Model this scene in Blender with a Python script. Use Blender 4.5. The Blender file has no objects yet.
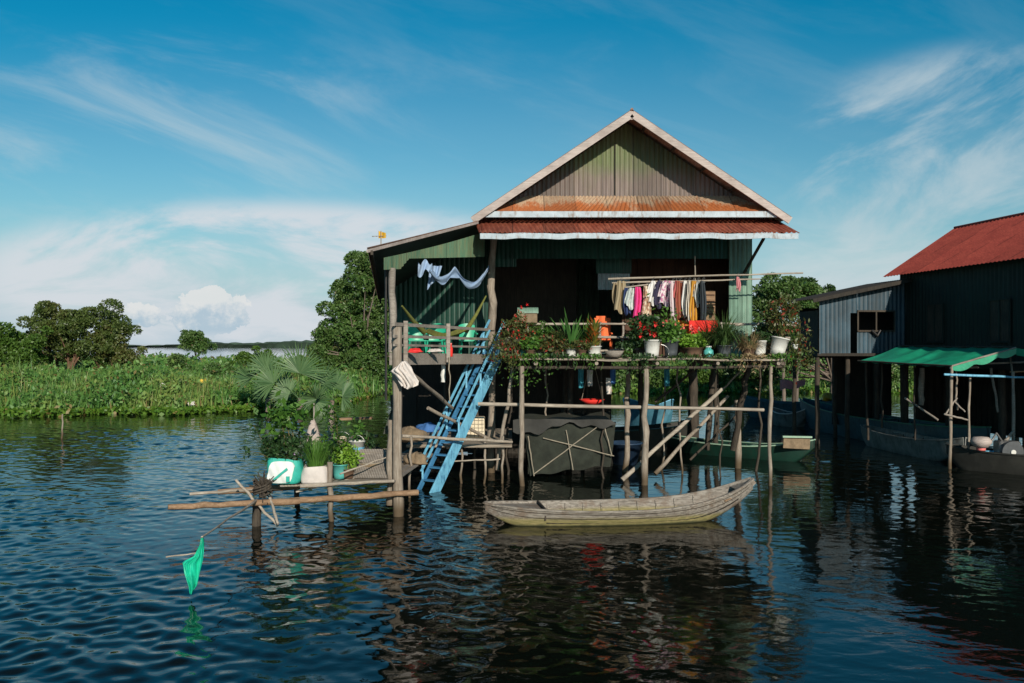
import bpy, math, random
import numpy as np
from mathutils import Vector
random.seed(7); RNG = np.random.default_rng(7)
R = math.radians
scene = bpy.context.scene
COL = scene.collection
FPX = 900.0; CAMH = 3.6; HOR = 343.5

# ---------------------------------------------------------------- camera
cam = bpy.data.cameras.new('camera'); camo = bpy.data.objects.new('camera', cam); COL.objects.link(camo)
cam.sensor_width = 36; cam.lens = FPX * 36 / 1024; cam.shift_y = 2 / 1024
cam.clip_end = 6000; cam.clip_start = 0.1
camo.location = (0, 0, CAMH); camo.rotation_euler = (R(90), 0, 0)
scene.camera = camo
scene.view_settings.view_transform = 'Standard'; scene.view_settings.look = 'None'
scene.view_settings.exposure = 0.0; scene.view_settings.gamma = 1
# ---------------------------------------------------------------- sun and sky
SUNDIR = Vector((-.28, 1, -.42)).normalized()
sun = bpy.data.lights.new('sun', 'SUN'); sun.energy = 4.3; sun.angle = R(.5); sun.color = (1, .9, .76)
suno = bpy.data.objects.new('sun', sun); COL.objects.link(suno)
suno.rotation_euler = SUNDIR.to_track_quat('-Z', 'Y').to_euler(); suno.location = (10, -20, 20)
SUN_EL = math.asin(-SUNDIR.z); SUN_AZ = math.atan2(-SUNDIR.x, -SUNDIR.y)
world = bpy.data.worlds.new('World'); scene.world = world; world.use_nodes = True
SKY_STRENGTH = .085


class NT:
    def __init__(s, tree): s.t = tree; s.n = tree.nodes; s.l = tree.links
    def new(s, typ, **kw):
        nd = s.n.new(typ)
        for k, v in kw.items(): setattr(nd, k, v)
        return nd
    def set(s, sock, v):
        if isinstance(v, bpy.types.NodeSocket): s.l.new(v, sock)
        elif v is not None: sock.default_value = v
    def math(s, op, a, b=None, c=None, clamp=False):
        nd = s.new('ShaderNodeMath', operation=op, use_clamp=clamp)
        s.set(nd.inputs[0], a); s.set(nd.inputs[1], b)
        if c is not None: s.set(nd.inputs[2], c)
        return nd.outputs[0]
    def smooth(s, v, a, b, lo=0., hi=1.):
        nd = s.new('ShaderNodeMapRange', interpolation_type='SMOOTHSTEP')
        s.set(nd.inputs[0], v); nd.inputs[1].default_value = a; nd.inputs[2].default_value = b
        nd.inputs[3].default_value = lo; nd.inputs[4].default_value = hi
        return nd.outputs[0]
    def mix(s, f, a, b, blend='MIX'):
        nd = s.new('ShaderNodeMix', data_type='RGBA', blend_type=blend)
        s.set(nd.inputs[0], f)
        for i, v in ((6, a), (7, b)):
            if isinstance(v, tuple) and len(v) == 3: v = v + (1,)
            s.set(nd.inputs[i], v)
        return nd.outputs[2]
    def noise(s, vec, scale, detail=4, rough=.55, dist=0.):
        nd = s.new('ShaderNodeTexNoise'); s.set(nd.inputs['Vector'], vec)
        nd.inputs['Scale'].default_value = scale; nd.inputs['Detail'].default_value = detail
        nd.inputs['Roughness'].default_value = rough; nd.inputs['Distortion'].default_value = dist
        return nd.outputs[0]
    def comb(s, x, y, z):
        nd = s.new('ShaderNodeCombineXYZ'); s.set(nd.inputs[0], x); s.set(nd.inputs[1], y); s.set(nd.inputs[2], z)
        return nd.outputs[0]
    def mapping(s, vec, sc=(1, 1, 1), rot=(0, 0, 0), loc=(0, 0, 0)):
        nd = s.new('ShaderNodeMapping'); s.set(nd.inputs[0], vec)
        nd.inputs[1].default_value = loc; nd.inputs[2].default_value = rot; nd.inputs[3].default_value = sc
        return nd.outputs[0]


w = NT(world.node_tree); w.n.clear()
sky = w.new('ShaderNodeTexSky', sky_type='NISHITA'); sky.sun_disc = False
sky.sun_elevation = SUN_EL; sky.sun_rotation = SUN_AZ; sky.altitude = 0; sky.air_density = 1.1; sky.dust_density = .4; sky.ozone_density = 3.0
tint = w.mix(1.0, sky.outputs[0], (.50, .98, 1.0), 'MULTIPLY')
tc = w.new('ShaderNodeTexCoord').outputs['Generated']
sep = w.new('ShaderNodeSeparateXYZ'); w.l.new(tc, sep.inputs[0])
ay = w.math('MAXIMUM', w.math('ABSOLUTE', sep.outputs[1]), .25)
u = w.math('DIVIDE', sep.outputs[0], ay); v = w.math('DIVIDE', sep.outputs[2], ay)
uv = w.comb(u, v, 0.)
tint = w.mix(w.smooth(v, .20, .38), tint, w.mix(1.0, tint, (.06, .88, 1.0), 'MULTIPLY'))
tint = w.mix(w.smooth(v, .36, .9), tint, w.mix(1.0, tint, (.5, .50, .58), 'MULTIPLY'))
# pale haze toward the horizon
big = w.noise(w.mapping(uv, (1.2, 5, 1)), 2.2, 5, .6, .3)
hz = w.math('MULTIPLY', w.smooth(v, .22, .0), w.smooth(big, .25, .62, .62, 1.0))
c0 = w.mix(hz, tint, (5.6, 6.9, 7.8))
# thin cirrus
n1 = w.noise(w.mapping(w.mapping(uv, rot=(0, 0, R(17))), (1.6, 6.5, 1), loc=(2.3, .4, 0)), 1.9, 9, .62, .5)
n2 = w.noise(w.mapping(w.mapping(uv, rot=(0, 0, R(-24))), (2.2, 5.5, 1), loc=(3.1, 1, 0)), 2.0, 9, .62, .45)
nm = w.noise(w.mapping(uv, (1, 1.6, 1), (0, 0, 0), (5.2, 0, 0)), 2.1, 2, .5)
# places with more cirrus: upper left and right
def spot(cu, cv, ru, rv):
    a = w.math('DIVIDE', w.math('SUBTRACT', u, cu), ru); b = w.math('DIVIDE', w.math('SUBTRACT', v, cv), rv)
    return w.smooth(w.math('ADD', w.math('MULTIPLY', a, a), w.math('MULTIPLY', b, b)), 1.0, 0.0)
m_left = spot(-.42, .23, .34, .14); m_right = spot(.55, .19, .30, .17); m_mid = spot(.0, .26, .5, .1)
cir1 = w.math('MULTIPLY', w.smooth(n1, .42, .74), w.math('ADD', w.math('MULTIPLY', m_left, 1.0), w.math('ADD', w.math('MULTIPLY', m_mid, .22), .16)), clamp=True)
cir2 = w.math('MULTIPLY', w.smooth(n2, .42, .70), w.smooth(m_right, .0, .6), clamp=True)
c1 = w.mix(w.math('MULTIPLY', cir1, .44), c0, (6.6, 7.6, 8.0))
c1 = w.mix(w.math('MULTIPLY', cir2, .70), c1, (6.2, 7.3, 7.8))
# soft bank low on the left with a drifting edge
nb = w.noise(w.mapping(uv, (1, 3.2, 1), loc=(.6, .1, 0)), 3.6, 9, .62, .6)
bank = w.math('MULTIPLY', w.smooth(spot(-.27, .075, .42, .10), .0, .6), w.smooth(nb, .36, .54))
c2 = w.mix(w.math('MULTIPLY', bank, .88), c1, (7.9, 8.3, 8.8))
bank2 = w.math('MULTIPLY', spot(.30, .08, .28, .07), w.smooth(nb, .35, .62))
c2 = w.mix(w.math('MULTIPLY', bank2, .6), c2, (7.4, 8.1, 8.4))
# cumulus heads near the horizon
vor = w.noise(w.mapping(uv, (1, 1.1, 1), (0, 0, 0), (1.3, 0, 0)), 34.0, 6, .66)
top = w.math('ADD', spot(-.335, .036, .058, .036), w.math('MULTIPLY', spot(-.43, .030, .06, .020), .7))
cum = w.smooth(w.math('ADD', w.math('MULTIPLY', top, .9), w.math('MULTIPLY', w.math('SUBTRACT', vor, .5), 2.2)), .30, .38)
cum = w.math('MULTIPLY', w.math('MULTIPLY', cum, w.smooth(top, .03, .2)), w.smooth(v, .004, .016))
shade = w.smooth(w.math('ADD', v, w.math('MULTIPLY', w.math('SUBTRACT', vor, .5), .10)), .018, .048)
ccol = w.mix(shade, (4.6, 6.2, 7.4), (9.0, 9.1, 9.0))
c3 = w.mix(w.math('MULTIPLY', cum, .8), c2, ccol)
bg = w.new('ShaderNodeBackground'); w.l.new(c3, bg.inputs[0]); bg.inputs[1].default_value = SKY_STRENGTH
wo = w.new('ShaderNodeOutputWorld'); w.l.new(bg.outputs[0], wo.inputs[0])


# ================================================================ helpers
def P(px, py, Y): return Vector(((px - 512) * Y / FPX, Y, CAMH - (py - HOR) * Y / FPX))
def WX(px, Y): return (px - 512) * Y / FPX
def WZ(py, Y): return CAMH - (py - HOR) * Y / FPX

def tag(o, label=None, cat=None, group=None, kind=None):
    if label: o['label'] = label
    if cat: o['category'] = cat
    if group: o['group'] = group
    if kind: o['kind'] = kind
    return o

def empty(name, loc, label, cat, group=None):
    o = bpy.data.objects.new(name, None); COL.objects.link(o); o.location = loc; o.empty_display_size = .2
    return tag(o, label, cat, group)

def root_of(o):
    while o.parent: o = o.parent
    return o

def copy_tree(o, parent=None):
    c = o.copy(); COL.objects.link(c)
    if parent: c.parent = parent
    for ch in o.children: copy_tree(ch, c)
    return c


class MB:
    def __init__(s): s.v = []; s.f = []; s.n = 0
    def add(s, verts, faces):
        verts = np.asarray(verts, dtype=float).reshape(-1, 3); faces = np.asarray(faces, dtype=int)
        s.v.append(verts); s.f.append(faces + s.n); s.n += len(verts); return s
    def box(s, c, size, rot=(0, 0, 0)):
        hx, hy, hz = [a / 2 for a in size]
        vs = np.array([(x, y, z) for x in (-hx, hx) for y in (-hy, hy) for z in (-hz, hz)])
        from mathutils import Euler
        m = np.array(Euler(rot).to_matrix()); vs = vs @ m.T + np.array(c)
        return s.add(vs, [(0, 1, 3, 2), (4, 6, 7, 5), (0, 4, 5, 1), (2, 3, 7, 6), (0, 2, 6, 4), (1, 5, 7, 3)])
    def bar(s, a, b, wd, ht, up=(0, 0, 1)):
        a = Vector(a); b = Vector(b); d = (b - a).normalized(); upv = Vector(up)
        side = d.cross(upv)
        if side.length < 1e-4: side = Vector((1, 0, 0))
        side.normalize(); up2 = side.cross(d)
        vs = []
        for p in (a, b):
            for i, j in ((-1, -1), (1, -1), (1, 1), (-1, 1)): vs.append(p + side * i * wd / 2 + up2 * j * ht / 2)
        return s.add([tuple(x) for x in vs], [(0, 1, 2, 3), (7, 6, 5, 4), (0, 4, 5, 1), (1, 5, 6, 2), (2, 6, 7, 3), (3, 7, 4, 0)])
    def tube(s, pts, rad, n=8, cap=True):
        pts = [Vector(p) for p in pts]
        if not hasattr(rad, '__len__'): rad = [rad] * len(pts)
        vs = []; up = Vector((.13, .21, 1)).normalized()
        for i, p in enumerate(pts):
            d = (pts[min(i + 1, len(pts) - 1)] - pts[max(i - 1, 0)]).normalized()
            sd = d.cross(up)
            if sd.length < .1: sd = d.cross(Vector((1, 0, 0)))
            sd.normalize(); u2 = sd.cross(d)
            for k in range(n):
                a = 2 * math.pi * k / n; vs.append(tuple(p + (sd * math.cos(a) + u2 * math.sin(a)) * rad[i]))
        fs = []
        for i in range(len(pts) - 1):
            for k in range(n): fs.append((i * n + k, i * n + (k + 1) % n, (i + 1) * n + (k + 1) % n, (i + 1) * n + k))
        s.add(vs, fs)
        if cap:
            m = len(pts) - 1
            for base, pt in ((0, pts[0]), (m * n, pts[-1])):
                ring = vs[base:base + n]
                s.add(ring + [tuple(pt)], [(k, (k + 1) % n, n, n) for k in range(n)])
        return s
    def pole(s, a, b, r0, r1=None, wob=.02, n=8, seg=7):     # a rough, slightly crooked pole
        a = Vector(a); b = Vector(b); r1 = r1 or r0; pts = []; rd = []
        for i in range(seg + 1):
            t = i / seg; p = a.lerp(b, t)
            k = math.sin(math.pi * t) * .6 + .4 * (0 < i < seg)
            p = p + Vector((random.uniform(-wob, wob), random.uniform(-wob, wob), random.uniform(-wob, wob) * .5)) * k
            pts.append(p); rd.append((r0 + (r1 - r0) * t) * random.uniform(.88, 1.12))
        return s.tube(pts, rd, n)
    def lathe(s, c, prof, n=20, tilt=None):
        vs = []
        for r, z in prof:
            for k in range(n):
                a = 2 * math.pi * k / n; vs.append((r * math.cos(a), r * math.sin(a), z))
        vs = np.array(vs)
        if tilt:
            from mathutils import Euler
            vs = vs @ np.array(Euler(tilt).to_matrix()).T
        vs = vs + np.array(c)
        fs = [(i * n + k, i * n + (k + 1) % n, (i + 1) * n + (k + 1) % n, (i + 1) * n + k) for i in range(len(prof) - 1) for k in range(n)]
        return s.add(vs, fs)
    def grid(s, fn, nu, nv, thick=0.):      # fn(u,v)->(x,y,z)
        vs = np.array([fn(i / nu, j / nv) for i in range(nu + 1) for j in range(nv + 1)], dtype=float)
        q = [(i * (nv + 1) + j, (i + 1) * (nv + 1) + j, (i + 1) * (nv + 1) + j + 1, i * (nv + 1) + j + 1) for i in range(nu) for j in range(nv)]
        s.add(vs, q)
        if thick:
            g = vs.reshape(nu + 1, nv + 1, 3); du = np.gradient(g, axis=0); dv = np.gradient(g, axis=1)
            nn = np.cross(du, dv); nn /= (np.linalg.norm(nn, axis=2, keepdims=True) + 1e-9)
            v2 = (g - nn * thick).reshape(-1, 3)
            s.add(v2, [tuple(reversed(f)) for f in q])
            W = nv + 1
            edge = [(i * W, (i + 1) * W) for i in range(nu)] + [((i + 1) * W + nv, i * W + nv) for i in range(nu)] \
                + [(j + 1, j) for j in range(nv)] + [(nu * W + j, nu * W + j + 1) for j in range(nv)]
            both = np.vstack([vs, v2]); N = len(vs)
            s.add(both, [(a, N + a, N + b, b) for a, b in edge])
        return s
    def corr(s, a, b, c, d, pitch=.12, amp=.014, thick=.004, nv=1):  # corrugated quad: a->b is the width, a->d the length
        a, b, c, d = [np.array(Vector(x)) for x in (a, b, c, d)]
        wd = np.linalg.norm(b - a); n = max(8, int(wd / pitch * 4))
        nn = np.cross(b - a, d - a); nn = nn / np.linalg.norm(nn)
        def fn(uu, vv):
            lo = a + (b - a) * uu; hi = d + (c - d) * uu
            return lo + (hi - lo) * vv + nn * amp * math.sin(uu * wd / pitch * 2 * math.pi)
        return s.grid(fn, n, nv, thick)
    def quads(s, C, A, B):     # bulk diamonds: centre, half axes
        C = np.asarray(C); N = len(C)
        vs = np.stack([C - A, C - B * 1.0, C + A, C + B], axis=1).reshape(-1, 3)
        return s.add(vs, np.arange(4 * N).reshape(N, 4))
    def blade(s, p, d, length, width, bend=.5, seg=4, up=(0, 0, 1)):
        p = np.array(p, float); d = np.array(d, float); d /= np.linalg.norm(d)
        sd = np.cross(d, up)
        if np.linalg.norm(sd) < .05: sd = np.array([random.uniform(-1, 1), random.uniform(-1, 1), 0.])
        sd /= np.linalg.norm(sd); vs = []; cur = p.copy(); dd = d.copy()
        for i in range(seg + 1):
            t = i / seg; wd = width * (math.sin(math.pi * min(1, t * .82 + .18)) ** .8 + .02) * .5
            vs += [cur - sd * wd, cur + sd * wd]
            cur = cur + dd * length / seg; dd = dd + np.array([0, 0, -bend / seg]); dd /= np.linalg.norm(dd)
        return s.add(vs, [(2 * i, 2 * i + 1, 2 * i + 3, 2 * i + 2) for i in range(seg)])
    def build(s, name, mat, parent=None, smooth=False, bevel=0., label=None):
        V = np.vstack(s.v); F = np.vstack(s.f)
        me = bpy.data.meshes.new(name)
        if parent is not None:
            rl = np.array(root_of(parent).location); loc = None
        else:
            mn = V.min(0); mx = V.max(0); rl = np.array([(mn[0] + mx[0]) / 2, (mn[1] + mx[1]) / 2, mn[2]]); loc = rl
        V = V - rl
        tri = F[:, 2] == F[:, 3]
        faces = [tuple(f[:3]) if t else tuple(f) for f, t in zip(F.tolist(), tri.tolist())]
        me.from_pydata(V.tolist(), [], faces); me.update()
        if smooth: me.polygons.foreach_set('use_smooth', [True] * len(me.polygons))
        o = bpy.data.objects.new(name, me); COL.objects.link(o)
        me.materials.append(mat)
        if parent is not None: o.parent = parent
        else: o.location = loc
        if bevel:
            b = o.modifiers.new('bevel', 'BEVEL'); b.width = bevel; b.segments = 1; b.limit_method = 'ANGLE'
        if label: o['label'] = label
        return o


# ================================================================ materials
_m = {}
def base_mat(name):
    m = bpy.data.materials.new(name); m.use_nodes = True; t = NT(m.node_tree); t.n.clear()
    bs = t.new('ShaderNodeBsdfPrincipled'); out = t.new('ShaderNodeOutputMaterial'); t.l.new(bs.outputs[0], out.inputs[0])
    return m, t, bs, out

def paint(name, col, rough=.6, var=.25, scale=3., dirt=None, dirt_amt=.3, bump=.0, bscale=20, metal=0.):
    m, t, bs, out = base_mat(name)
    g = t.new('ShaderNodeNewGeometry').outputs['Position']
    n = t.noise(g, scale, 6, .65)
    dark = tuple(c * (1 - var) for c in col); lite = tuple(min(1, c * (1 + var)) for c in col)
    c = t.mix(t.smooth(n, .3, .7), dark, lite)
    if dirt:
        n2 = t.noise(t.mapping(g, (1, 1, .35)), scale * 2.3, 7, .7)
        c = t.mix(t.math('MULTIPLY', t.smooth(n2, .62 - dirt_amt * .3, .70), min(1, dirt_amt * 2)), c, dirt)
    t.l.new(c, bs.inputs['Base Color']); bs.inputs['Roughness'].default_value = rough; bs.inputs['Metallic'].default_value = metal
    if bump:
        b = t.new('ShaderNodeBump'); b.inputs['Strength'].default_value = bump; b.inputs['Distance'].default_value = .02
        t.l.new(t.noise(g, bscale, 5, .6), b.inputs['Height']); t.l.new(b.outputs[0], bs.inputs['Normal'])
    return m

def wood(name, c1, c2, axis=2, scale=6., rough=.85, wet=None):
    """weathered wood; grain runs along the chosen axis; wet=(z_low,z_high,colour) tints the waterline band"""
    m, t, bs, out = base_mat(name)
    g = t.new('ShaderNodeNewGeometry').outputs['Position']
    sc = [9, 9, 9]; sc[axis] = .7
    n = t.noise(t.mapping(g, tuple(sc)), scale * .6, 8, .7, .4)
    n2 = t.noise(g, 1.7, 4, .6)
    c = t.mix(t.smooth(n, .32, .68), c1, c2)
    c = t.mix(t.smooth(n2, .35, .75, 0, .55), c, tuple(x * .5 for x in c1))
    if wet:
        z = t.new('ShaderNodeSeparateXYZ'); t.l.new(g, z.inputs[0])
        zz = t.math('ADD', z.outputs[2], t.math('MULTIPLY', t.math('SUBTRACT', n2, .5), .25))
        c = t.mix(t.smooth(zz, wet[1], wet[0]), c, wet[2])
    t.l.new(c, bs.inputs['Base Color']); bs.inputs['Roughness'].default_value = rough
    b = t.new('ShaderNodeBump'); b.inputs['Strength'].default_value = .5; b.inputs['Distance'].default_value = .01
    t.l.new(n, b.inputs['Height']); t.l.new(b.outputs[0], bs.inputs['Normal'])
    return m

def leaf(name, ca, cb, cc=None, trans=.25, rough=.5, accent=None, acc_amt=.0):
    m, t, bs, out = base_mat(name)
    geo = t.new('ShaderNodeNewGeometry')
    r = geo.outputs['Random Per Island']; g = geo.outputs['Position']
    n = t.noise(g, .45, 3, .6)
    c = t.mix(r, ca, cb)
    if cc: c = t.mix(t.smooth(n, .45, .65), c, t.mix(r, cc, cb))
    if accent: c = t.mix(t.math('GREATER_THAN', r, 1 - acc_amt), c, accent)
    t.l.new(c, bs.inputs['Base Color']); bs.inputs['Roughness'].default_value = rough
    tr = t.new('ShaderNodeBsdfTranslucent'); t.l.new(c, tr.inputs[0])
    mx = t.new('ShaderNodeMixShader'); mx.inputs[0].default_value = trans
    t.l.new(bs.outputs[0], mx.inputs[1]); t.l.new(tr.outputs[0], mx.inputs[2]); t.l.new(mx.outputs[0], out.inputs[0])
    return m

def rusty(name, zinc, rust, lo=.35, hi=.65, zlow=None, zhigh=None, seam=0.):
    m, t, bs, out = base_mat(name)
    g = t.new('ShaderNodeNewGeometry').outputs['Position']
    n = t.noise(t.mapping(g, (1.2, .5, .5)), 2.2, 8, .7, .3)
    n2 = t.noise(t.mapping(g, (8, 1, 1)), 3.0, 5, .65)
    f = t.math('ADD', t.math('MULTIPLY', n, .75), t.math('MULTIPLY', n2, .25))
    if zlow is not None:
        z = t.new('ShaderNodeSeparateXYZ'); t.l.new(g, z.inputs[0])
        f = t.math('ADD', f, t.smooth(z.outputs[2], zlow, zhigh, .13, -.13))
    c = t.mix(t.smooth(f, lo, hi), zinc, rust)
    c = t.mix(t.smooth(n2, .3, .8, 0, .5), c, tuple(x * .55 for x in rust))
    if seam:   # overlaps of neighbouring sheets
        x = t.new('ShaderNodeSeparateXYZ'); t.l.new(g, x.inputs[0])
        fr = t.math('FRACT', t.math('DIVIDE', x.outputs[0], seam))
        c = t.mix(t.math('MULTIPLY', t.math('LESS_THAN', fr, .04), .5), c, tuple(v * .3 for v in rust))
    t.l.new(c, bs.inputs['Base Color']); bs.inputs['Roughness'].default_value = .7
    return m

def add_sheets(m, width, axis=0, amt=.28, laps=True):
    t = NT(m.node_tree); bs = [n for n in t.n if n.type == 'BSDF_PRINCIPLED'][0]; src = bs.inputs['Base Color'].links[0].from_socket
    g = t.new('ShaderNodeNewGeometry').outputs['Position']; sp = t.new('ShaderNodeSeparateXYZ'); t.l.new(g, sp.inputs[0])
    q = t.math('DIVIDE', sp.outputs[axis], width); fl = t.math('FLOOR', q)
    wn = t.new('ShaderNodeTexWhiteNoise', noise_dimensions='1D'); t.l.new(fl, wn.inputs['W'])
    k = t.smooth(wn.outputs[0], 0, 1, 1 - amt, 1 + amt * .6)
    streak = t.noise(t.mapping(g, (9, 9, .5)), 2.2, 6, .65)
    k = t.math('MULTIPLY', k, t.smooth(streak, .3, .7, .78, 1.12))
    if laps: k = t.math('MULTIPLY', k, t.math('SUBTRACT', 1.0, t.math('MULTIPLY', t.math('LESS_THAN', t.math('FRACT', q), .035), .45)))
    cc = t.comb(k, k, k); t.l.new(t.mix(1.0, src, cc, 'MULTIPLY'), bs.inputs['Base Color'])
    return m
M = {}
M['post'] = wood('weathered_post', (.22, .175, .135), (.41, .355, .29), 2, wet=(.1, .5, (.10, .07, .04)))
M['post_dark'] = wood('dark_post', (.035, .028, .022), (.09, .07, .05), 2)
M['bamboo'] = wood('pale_pole', (.30, .25, .20), (.52, .46, .38), 0)
M['plank'] = wood('deck_plank', (.20, .16, .12), (.42, .36, .29), 0)
M['beam'] = wood('brown_beam', (.22, .13, .07), (.40, .26, .16), 0)
M['rail'] = wood('grey_rail', (.22, .19, .16), (.40, .355, .31), 0)
M['dark'] = wood('near_black_boards', (.02, .018, .015), (.05, .04, .03), 2)  # near-black colour stands in for shade indoors and under the floors
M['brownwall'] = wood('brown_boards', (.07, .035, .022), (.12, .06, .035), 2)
M['fascia'] = paint('chipped_pale_blue_fascia', (.42, .50, .56), .6, .15, 4, (.22, .17, .14), .45, .2)
M['barge'] = wood('pinkish_grey_board', (.40, .33, .30), (.58, .50, .46), 0, rough=.8)
M['rust_bright'] = rusty('orange_rusted_sheet', (.46, .34, .23), (.42, .125, .035), .42, .60, 7.1, 7.65)
M['rust_red'] = rusty('red_brown_sheet', (.44, .13, .07), (.26, .05, .025), .35, .65, seam=.85)
M['roof_main'] = rusty('weathered_zinc_sheet', (.36, .27, .23), (.28, .13, .08), .35, .65)
M['red_roof'] = rusty('red_metal_sheet', (.46, .085, .055), (.33, .05, .035), .3, .75)
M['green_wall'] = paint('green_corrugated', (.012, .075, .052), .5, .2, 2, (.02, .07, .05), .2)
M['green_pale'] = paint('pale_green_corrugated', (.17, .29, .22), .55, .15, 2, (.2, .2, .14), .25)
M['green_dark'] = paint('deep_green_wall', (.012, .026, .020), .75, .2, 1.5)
M['blue_grey'] = paint('shade_dark_blue_grey_sheet', (.032, .068, .095), .5, .3, 1.2, (.03, .05, .06), .4)  # base colour darkened to stand in for shade on the lean-to wall
M['blue'] = paint('light_blue_paint', (.17, .48, .68), .5, .12, 5, (.05, .17, .32), .5)
M['blue_deep'] = paint('deep_blue_paint', (.05, .20, .38), .5, .2, 5)
M['white'] = paint('white_plastic', (.70, .70, .66), .5, .08, 5, (.35, .33, .28), .25)
M['cream'] = paint('cream_plastic', (.72, .62, .45), .55, .1, 5)
M['cloth_white'] = paint('white_cloth', (.66, .60, .56), .9, .1, 5)
M['black'] = paint('black_plastic', (.015, .015, .015), .5, .2, 5)
M['greypot'] = paint('grey_pot', (.07, .08, .09), .6, .2, 6)
M['brownpot'] = paint('brown_clay_pot', (.14, .08, .05), .8, .2, 6)
M['tealpot'] = paint('teal_plastic', (.10, .45, .42), .4, .15, 6)
M['soil'] = paint('soil', (.05, .035, .025), .95, .3, 20, bump=.5)
M['net'] = paint('dark_green_netting', (.024, .029, .021), .9, .3, 4, bump=.6, bscale=60)
M['tarp_grey'] = paint('grey_tarpaulin', (.03, .03, .027), .7, .25, 4)
M['yellow'] = paint('yellow_plastic', (.70, .40, .03), .5, .1, 6)
M['hammock'] = paint('olive_yellow_net', (.15, .16, .035), .9, .2, 10)
M['green_plastic'] = paint('green_plastic', (.02, .40, .24), .4, .1, 4)
M['rope'] = paint('rope', (.30, .26, .20), .9, .2, 10)
M['voile'] = paint('pale_blue_voile', (.30, .42, .60), .85, .12, 6)
M['orange'] = paint('orange_cloth', (.85, .17, .05), .8, .1, 5)
M['red'] = paint('red_cloth', (.75, .03, .02), .8, .12, 5)
M['metal'] = paint('dull_metal', (.25, .25, .25), .4, .2, 6, metal=.6)

def gable_mat():
    m, t, bs, out = base_mat('faded_green_gable')
    g = t.new('ShaderNodeNewGeometry').outputs['Position']
    z = t.new('ShaderNodeSeparateXYZ'); t.l.new(g, z.inputs[0])
    n = t.noise(t.mapping(g, (7, 1, .7)), 1.6, 6, .65)
    n2 = t.noise(t.mapping(g, (1.5, 1, 1.5)), 1.0, 4, .5)
    zz = t.math('ADD', z.outputs[2], t.math('MULTIPLY', t.math('SUBTRACT', n2, .5), 1.0))
    zz = t.math('ADD', zz, t.math('MULTIPLY', t.math('SUBTRACT', n, .5), .5))
    c = t.mix(t.smooth(zz, 7.9, 8.7), (.21, .165, .15), (.13, .17, .075))
    c = t.mix(t.smooth(n, .35, .75, 0, .5), c, (.16, .13, .09))
    t.l.new(c, bs.inputs['Base Color']); bs.inputs['Roughness'].default_value = .6
    return m
M['gable'] = gable_mat()

def valance_mat():
    m, t, bs, out = base_mat('stained_green_valance')
    g = t.new('ShaderNodeNewGeometry').outputs['Position']
    n = t.noise(t.mapping(g, (5, 5, 1)), 2.0, 6, .65)
    c = t.mix(t.smooth(n, .35, .7), (.10, .21, .13), (.19, .22, .12))
    t.l.new(c, bs.inputs['Base Color']); bs.inputs['Roughness'].default_value = .55
    return m
M['valance'] = valance_mat()

def boat_mat():
    m, t, bs, out = base_mat('bleached_boat_wood')
    g = t.new('ShaderNodeNewGeometry').outputs['Position']
    z = t.new('ShaderNodeSeparateXYZ'); t.l.new(g, z.inputs[0])
    n = t.noise(t.mapping(g, (.8, 7, 7)), 4, 8, .7, .5); n2 = t.noise(g, 2.5, 6, .7)
    c = t.mix(t.smooth(n, .3, .7), (.11, .092, .075), (.37, .335, .29))
    c = t.mix(t.smooth(n2, .48, .66, 0, .8), c, (.17, .12, .085))
    zz = t.math('ADD', z.outputs[2], t.math('MULTIPLY', t.math('SUBTRACT', n2, .5), .10))
    c = t.mix(t.smooth(zz, .21, .10), c, t.mix(t.smooth(n, .3, .7), (.16, .15, .05), (.33, .27, .12)))
    c = t.mix(t.smooth(zz, .05, .0), c, (.07, .07, .03))
    t.l.new(c, bs.inputs['Base Color']); bs.inputs['Roughness'].default_value = .8
    b = t.new('ShaderNodeBump'); b.inputs['Strength'].default_value = .5; b.inputs['Distance'].default_value = .01
    t.l.new(n, b.inputs['Height']); t.l.new(b.outputs[0], bs.inputs['Normal'])
    return m
M['boat'] = boat_mat()

def water_mat():
    m, t, bs, out = base_mat('dark_river_water')
    g = t.new('ShaderNodeNewGeometry').outputs['Position']
    bs.inputs['Base Color'].default_value = (.004, .006, .004, 1)
    bs.inputs['Roughness'].default_value = .035; bs.inputs['IOR'].default_value = 1.333
    # small ripples ride on the modelled waves
    r1 = t.noise(t.mapping(g, (1, 1.5, 1), (0, 0, R(20))), 5.0, 3, .55, .4)
    r2 = t.noise(t.mapping(g, (1, 1.3, 1), (0, 0, R(-35))), 1.6, 2, .5, .5)
    sp = t.new('ShaderNodeSeparateXYZ'); t.l.new(g, sp.inputs[0])
    h = t.math('ADD', t.math('MULTIPLY', r1, .22), r2)
    b = t.new('ShaderNodeBump'); b.inputs['Strength'].default_value = 1.0; b.inputs['Distance'].default_value = .009
    t.l.new(h, b.inputs['Height']); t.l.new(b.outputs[0], bs.inputs['Normal'])
    return m
M['water'] = water_mat()
M['ground'] = paint('marsh_ground', (.04, .06, .02), .95, .3, .8)

for k_, w_, a_ in (('gable', .82, 0), ('rust_red', .80, 0), ('rust_bright', .84, 0), ('green_wall', .8, 0), ('green_pale', .8, 0), ('valance', .7, 1), ('red_roof', .95, 1), ('green_dark', .9, 1), ('blue_grey', .8, 0), ('roof_main', .8, 1)):
    add_sheets(M[k_], w_, a_, .22 if k_ != 'red_roof' else .14)

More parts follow.
